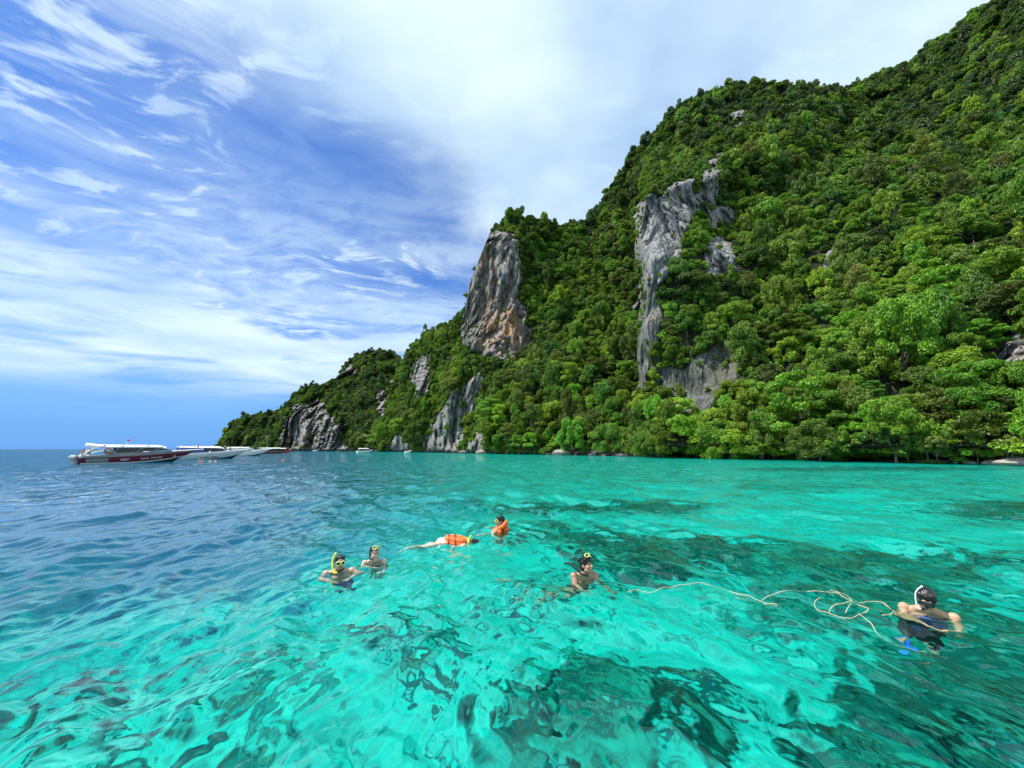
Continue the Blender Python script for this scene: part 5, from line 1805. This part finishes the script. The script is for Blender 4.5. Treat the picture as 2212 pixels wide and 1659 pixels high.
def small_body(kind):
    """compact swimmer or sitter, a few pixels tall in the photo"""
    H = head_matrix((0, 0, 0.24), 20, 0, 0)
    if kind == 'swim':
        J = dict(H=H, shl=V3(-0.19, 0, 0.06), shr=V3(0.19, 0, 0.06), pel=V3(0, 0.15, -0.42), ell=V3(-0.38, -0.12, -0.04), wrl=V3(-0.3, -0.36, -0.08), elr=V3(0.38, -0.12, -0.04), wrr=V3(0.3, -0.36, -0.08),
                 knl=V3(-0.1, 0.2, -0.8), anl=V3(-0.1, 0.5, -1.0), knr=V3(0.1, 0.2, -0.8), anr=V3(0.1, 0.5, -1.0))
    elif kind == 'sit':
        J = dict(H=head_matrix((0, 0, 0.78), 30, 0, 0), shl=V3(-0.19, 0, 0.58), shr=V3(0.19, 0, 0.58), pel=V3(0, 0.04, 0.10), ell=V3(-0.25, -0.12, 0.34), wrl=V3(-0.12, -0.34, 0.24), elr=V3(0.25, -0.12, 0.34), wrr=V3(0.12, -0.34, 0.24),
                 knl=V3(-0.14, -0.40, 0.14), anl=V3(-0.14, -0.46, -0.26), knr=V3(0.14, -0.40, 0.14), anr=V3(0.14, -0.46, -0.26))
    else:
        J = dict(H=head_matrix((0, -0.03, 1.60), 60, -10, 0), shl=V3(-0.19, 0, 1.38), shr=V3(0.19, 0, 1.38), pel=V3(0, 0.04, 0.92), ell=V3(-0.27, -0.06, 1.12), wrl=V3(-0.22, -0.28, 1.0), elr=V3(0.27, -0.06, 1.12), wrr=V3(0.22, -0.28, 1.0),
                 knl=V3(-0.1, -0.03, 0.48), anl=V3(-0.1, 0.03, 0.07), knr=V3(0.1, -0.03, 0.48), anr=V3(0.1, 0.03, 0.07))
    hair = blend(xf(HAIR_SHORT, J['H']), 0.02, 'hair', 1)
    body = blend(body_prims(J, 1.0, hands=False), 0.025, 'body', 2)
    mid = (J['shl'] + J['shr']) / 2
    top = blend([capsule(mid + V3(-0.09, 0, -0.05), 0.125, (J['pel'] + mid) / 2 + V3(-0.07, 0, -0.05), 0.115), capsule(mid + V3(0.09, 0, -0.05), 0.125, (J['pel'] + mid) / 2 + V3(0.07, 0, -0.05), 0.115)], 0.025, 'top', 2)
    low = blend(shorts_prims(J, 1.0, 0.015), 0.025, 'shorts', 2)
    hair.materials.append(M_HAIR); body.materials.append(M_SKIN_BROWN); low.materials.append(M_NAVYCLOTH)
    return body, hair, top, low


KINDS_ = {k: small_body(k) for k in ('swim', 'sit', 'stand')}
_tops = {}


def far_person(label, loc, rz, kind, top=None, group=far_group, cap=None):
    body, hair, tp, low = KINDS_[kind]
    e = empty('person', loc, rz, label=label, category='person', group=group)
    link('body', body, None, e)
    link('hair', hair, None, e)
    if kind != 'swim':
        link('shorts', low, None, e)
    if top:
        key = (kind, top.name)
        if key not in _tops:
            _tops[key] = tp.copy()
            _tops[key].materials.append(top)
        link('life_vest' if top is M_ORANGE else 'shirt', _tops[key], None, e)
    if cap:
        H = head_matrix((0, 0, 0), 0, 0, 0)
        z = {'sit': 0.78, 'stand': 1.60, 'swim': 0.24}[kind]
        link('cap', plain([ellipsoid((0, 0, z + 0.08), (0.10, 0.12, 0.08))], 'cap'), cap, e)
    return e


def boat_pt(b, x, y, z):
    return b.matrix_basis @ Vector((x, y, z))


on_boats = 'people on the moored boats'
far_person('bare backed person standing at the stern of the red speedboat', boat_pt(BOAT1, 0.35, -1.15, 0.35), HEAD + 0.4, 'stand', None, on_boats)
far_person('person in a white cap in the stern of the red speedboat', boat_pt(BOAT1, 0.95, -0.3, 0.55), HEAD, 'stand', M_WHITE, on_boats, cap=M_WHITE)
far_person('person in a red top sitting at the stern of the ANGEL SPEED boat', boat_pt(BOAT2, 3.6, -0.9, 2.0), HEAD + 1.2, 'sit', M_REDCLOTH, on_boats)
far_person('person in dark clothes sitting on the foredeck of the ANGEL SPEED boat', boat_pt(BOAT2, 8.9, -0.5, 1.68), HEAD + 1.0, 'sit', M_BLACKCLOTH, on_boats)
far_person('person sitting on the bow of the white speedboat', boat_pt(BOAT3, 9.3, -0.3, 1.72), HEAD + 0.6, 'sit', M_GREYHULL, on_boats)
SWIM = [(278.5, 1037.2, M_ORANGE, 'swimmer in an orange vest just off the bow of the red speedboat'), (450, 1036.5, M_WHITE, 'swimmer in white floating in front of the ANGEL SPEED lettering'), (484, 1036.2, M_WHITE, 'second swimmer in white floating below the bow of the ANGEL SPEED boat'),
        (545, 1029.5, M_ORANGE, 'swimmer in an orange vest under the tip of the pale bow'), (578, 1028.5, None, 'lone dark head in the water right of the pale bow'), (636, 1033.0, M_ORANGE, 'swimmer in an orange vest apart from the boats, furthest right'),
        (623.5, 1021.5, None, 'dark head in the water below the longtail boats'), (638, 1026.5, None, 'dark head just behind the swimmer furthest right'), (674, 1025.5, None, 'dark head in open water left of the grey rock face'), (667, 1016, M_NAVYCLOTH, 'swimmer in dark blue at the end of the longtail boats'),
        (452, 1032, None, 'dark head close under the side of the ANGEL SPEED boat')]
SWIM[0] = (450.5 / 1.0397, 1037.5 / 1.0397, M_ORANGE, 'swimmer in an orange vest just off the bow of the red speedboat')
for i, (sx, sy, top, lab) in enumerate(SWIM):
    if i:
        sx, sy = sx / 1.0397, sy / 1.0397          # from the 2300 px photo to the working copy
    if i == 1:
        sx, sy = 472 / 1.0397, sy
    g_ = ground(sx, sy)
    far_person(lab, (g_[0], g_[1], 0.0), 0.7 * i, 'swim', top)

# ------------------------------------------------------------------ the floating rope
M_ROPE = principled('bleached_rope', (0.52, 0.41, 0.28), 0.8, noise=0.15, nscale=30.0)


def c4(*p):   # notes made on two enlarged cut-outs of the photo
    return [((1230 + x / 3.88) / 1.0397, (1210 + y / 3.88) / 1.0397) for x, y in p]


def c5(*p):
    return [((1780 + x / 4.706) / 1.0397, (1280 + y / 4.706) / 1.0397) for x, y in p]


STR = [c4((690, 430), (780, 415), (880, 425), (1000, 405), (1100, 412), (1200, 410), (1330, 398), (1450, 410), (1550, 427), (1700, 470), (1850, 515), (1900, 530), (2000, 575)),
       c4((2000, 575), (1930, 545), (1875, 515), (1862, 495), (1890, 482), (1940, 477), (2050, 475), (2200, 488)) + c5((220, 272), (450, 275), (540, 310), (640, 355), (700, 385), (790, 430), (795, 458), (720, 470), (600, 475), (450, 452), (320, 420), (245, 385), (238, 350), (300, 330)),
       c5((400, 250), (480, 262), (560, 295), (630, 350), (560, 370), (430, 385), (385, 405), (400, 440)),
       c5((560, 440), (640, 355), (720, 352), (850, 340), (960, 370), (1050, 430), (1072, 465), (1030, 500), (950, 512)),
       c5((700, 470), (770, 500), (830, 530), (865, 575), (880, 600), (950, 640), (1050, 690), (1180, 735), (1300, 745), (1400, 740))]
parts_ = []
for k, line in enumerate(STR):
    pts = np.array([ground(x, y, 0.0) for x, y in line])
    z = wave_h(pts[:, 0][None], pts[:, 1][None], np.full((1, len(pts)), 0.05))[0]
    pts[:, 2] = z + 0.012 - (0.10 * np.linspace(0, 1, len(pts)) ** 3 if k == 4 else 0)
    sm = np.array(smooth_path(pts, 7))
    zz_ = wave_h(sm[:, 0][None], sm[:, 1][None], np.full((1, len(sm)), 0.03))[0]
    sm[:, 2] = zz_ + 0.002 + 0.010 * np.sin(np.arange(len(sm)) * 0.21 + k) - (0.12 * np.linspace(0, 1, len(sm)) ** 2 if k == 4 else 0)
    parts_.append(tube_mesh('strand', [tuple(p) for p in sm], 0.0046, 6))
link('rope', bm_mesh(join_bm(parts_), 'rope'), M_ROPE, None, label='pale floating rope drifting in loose coils towards the nearest man', category='rope')
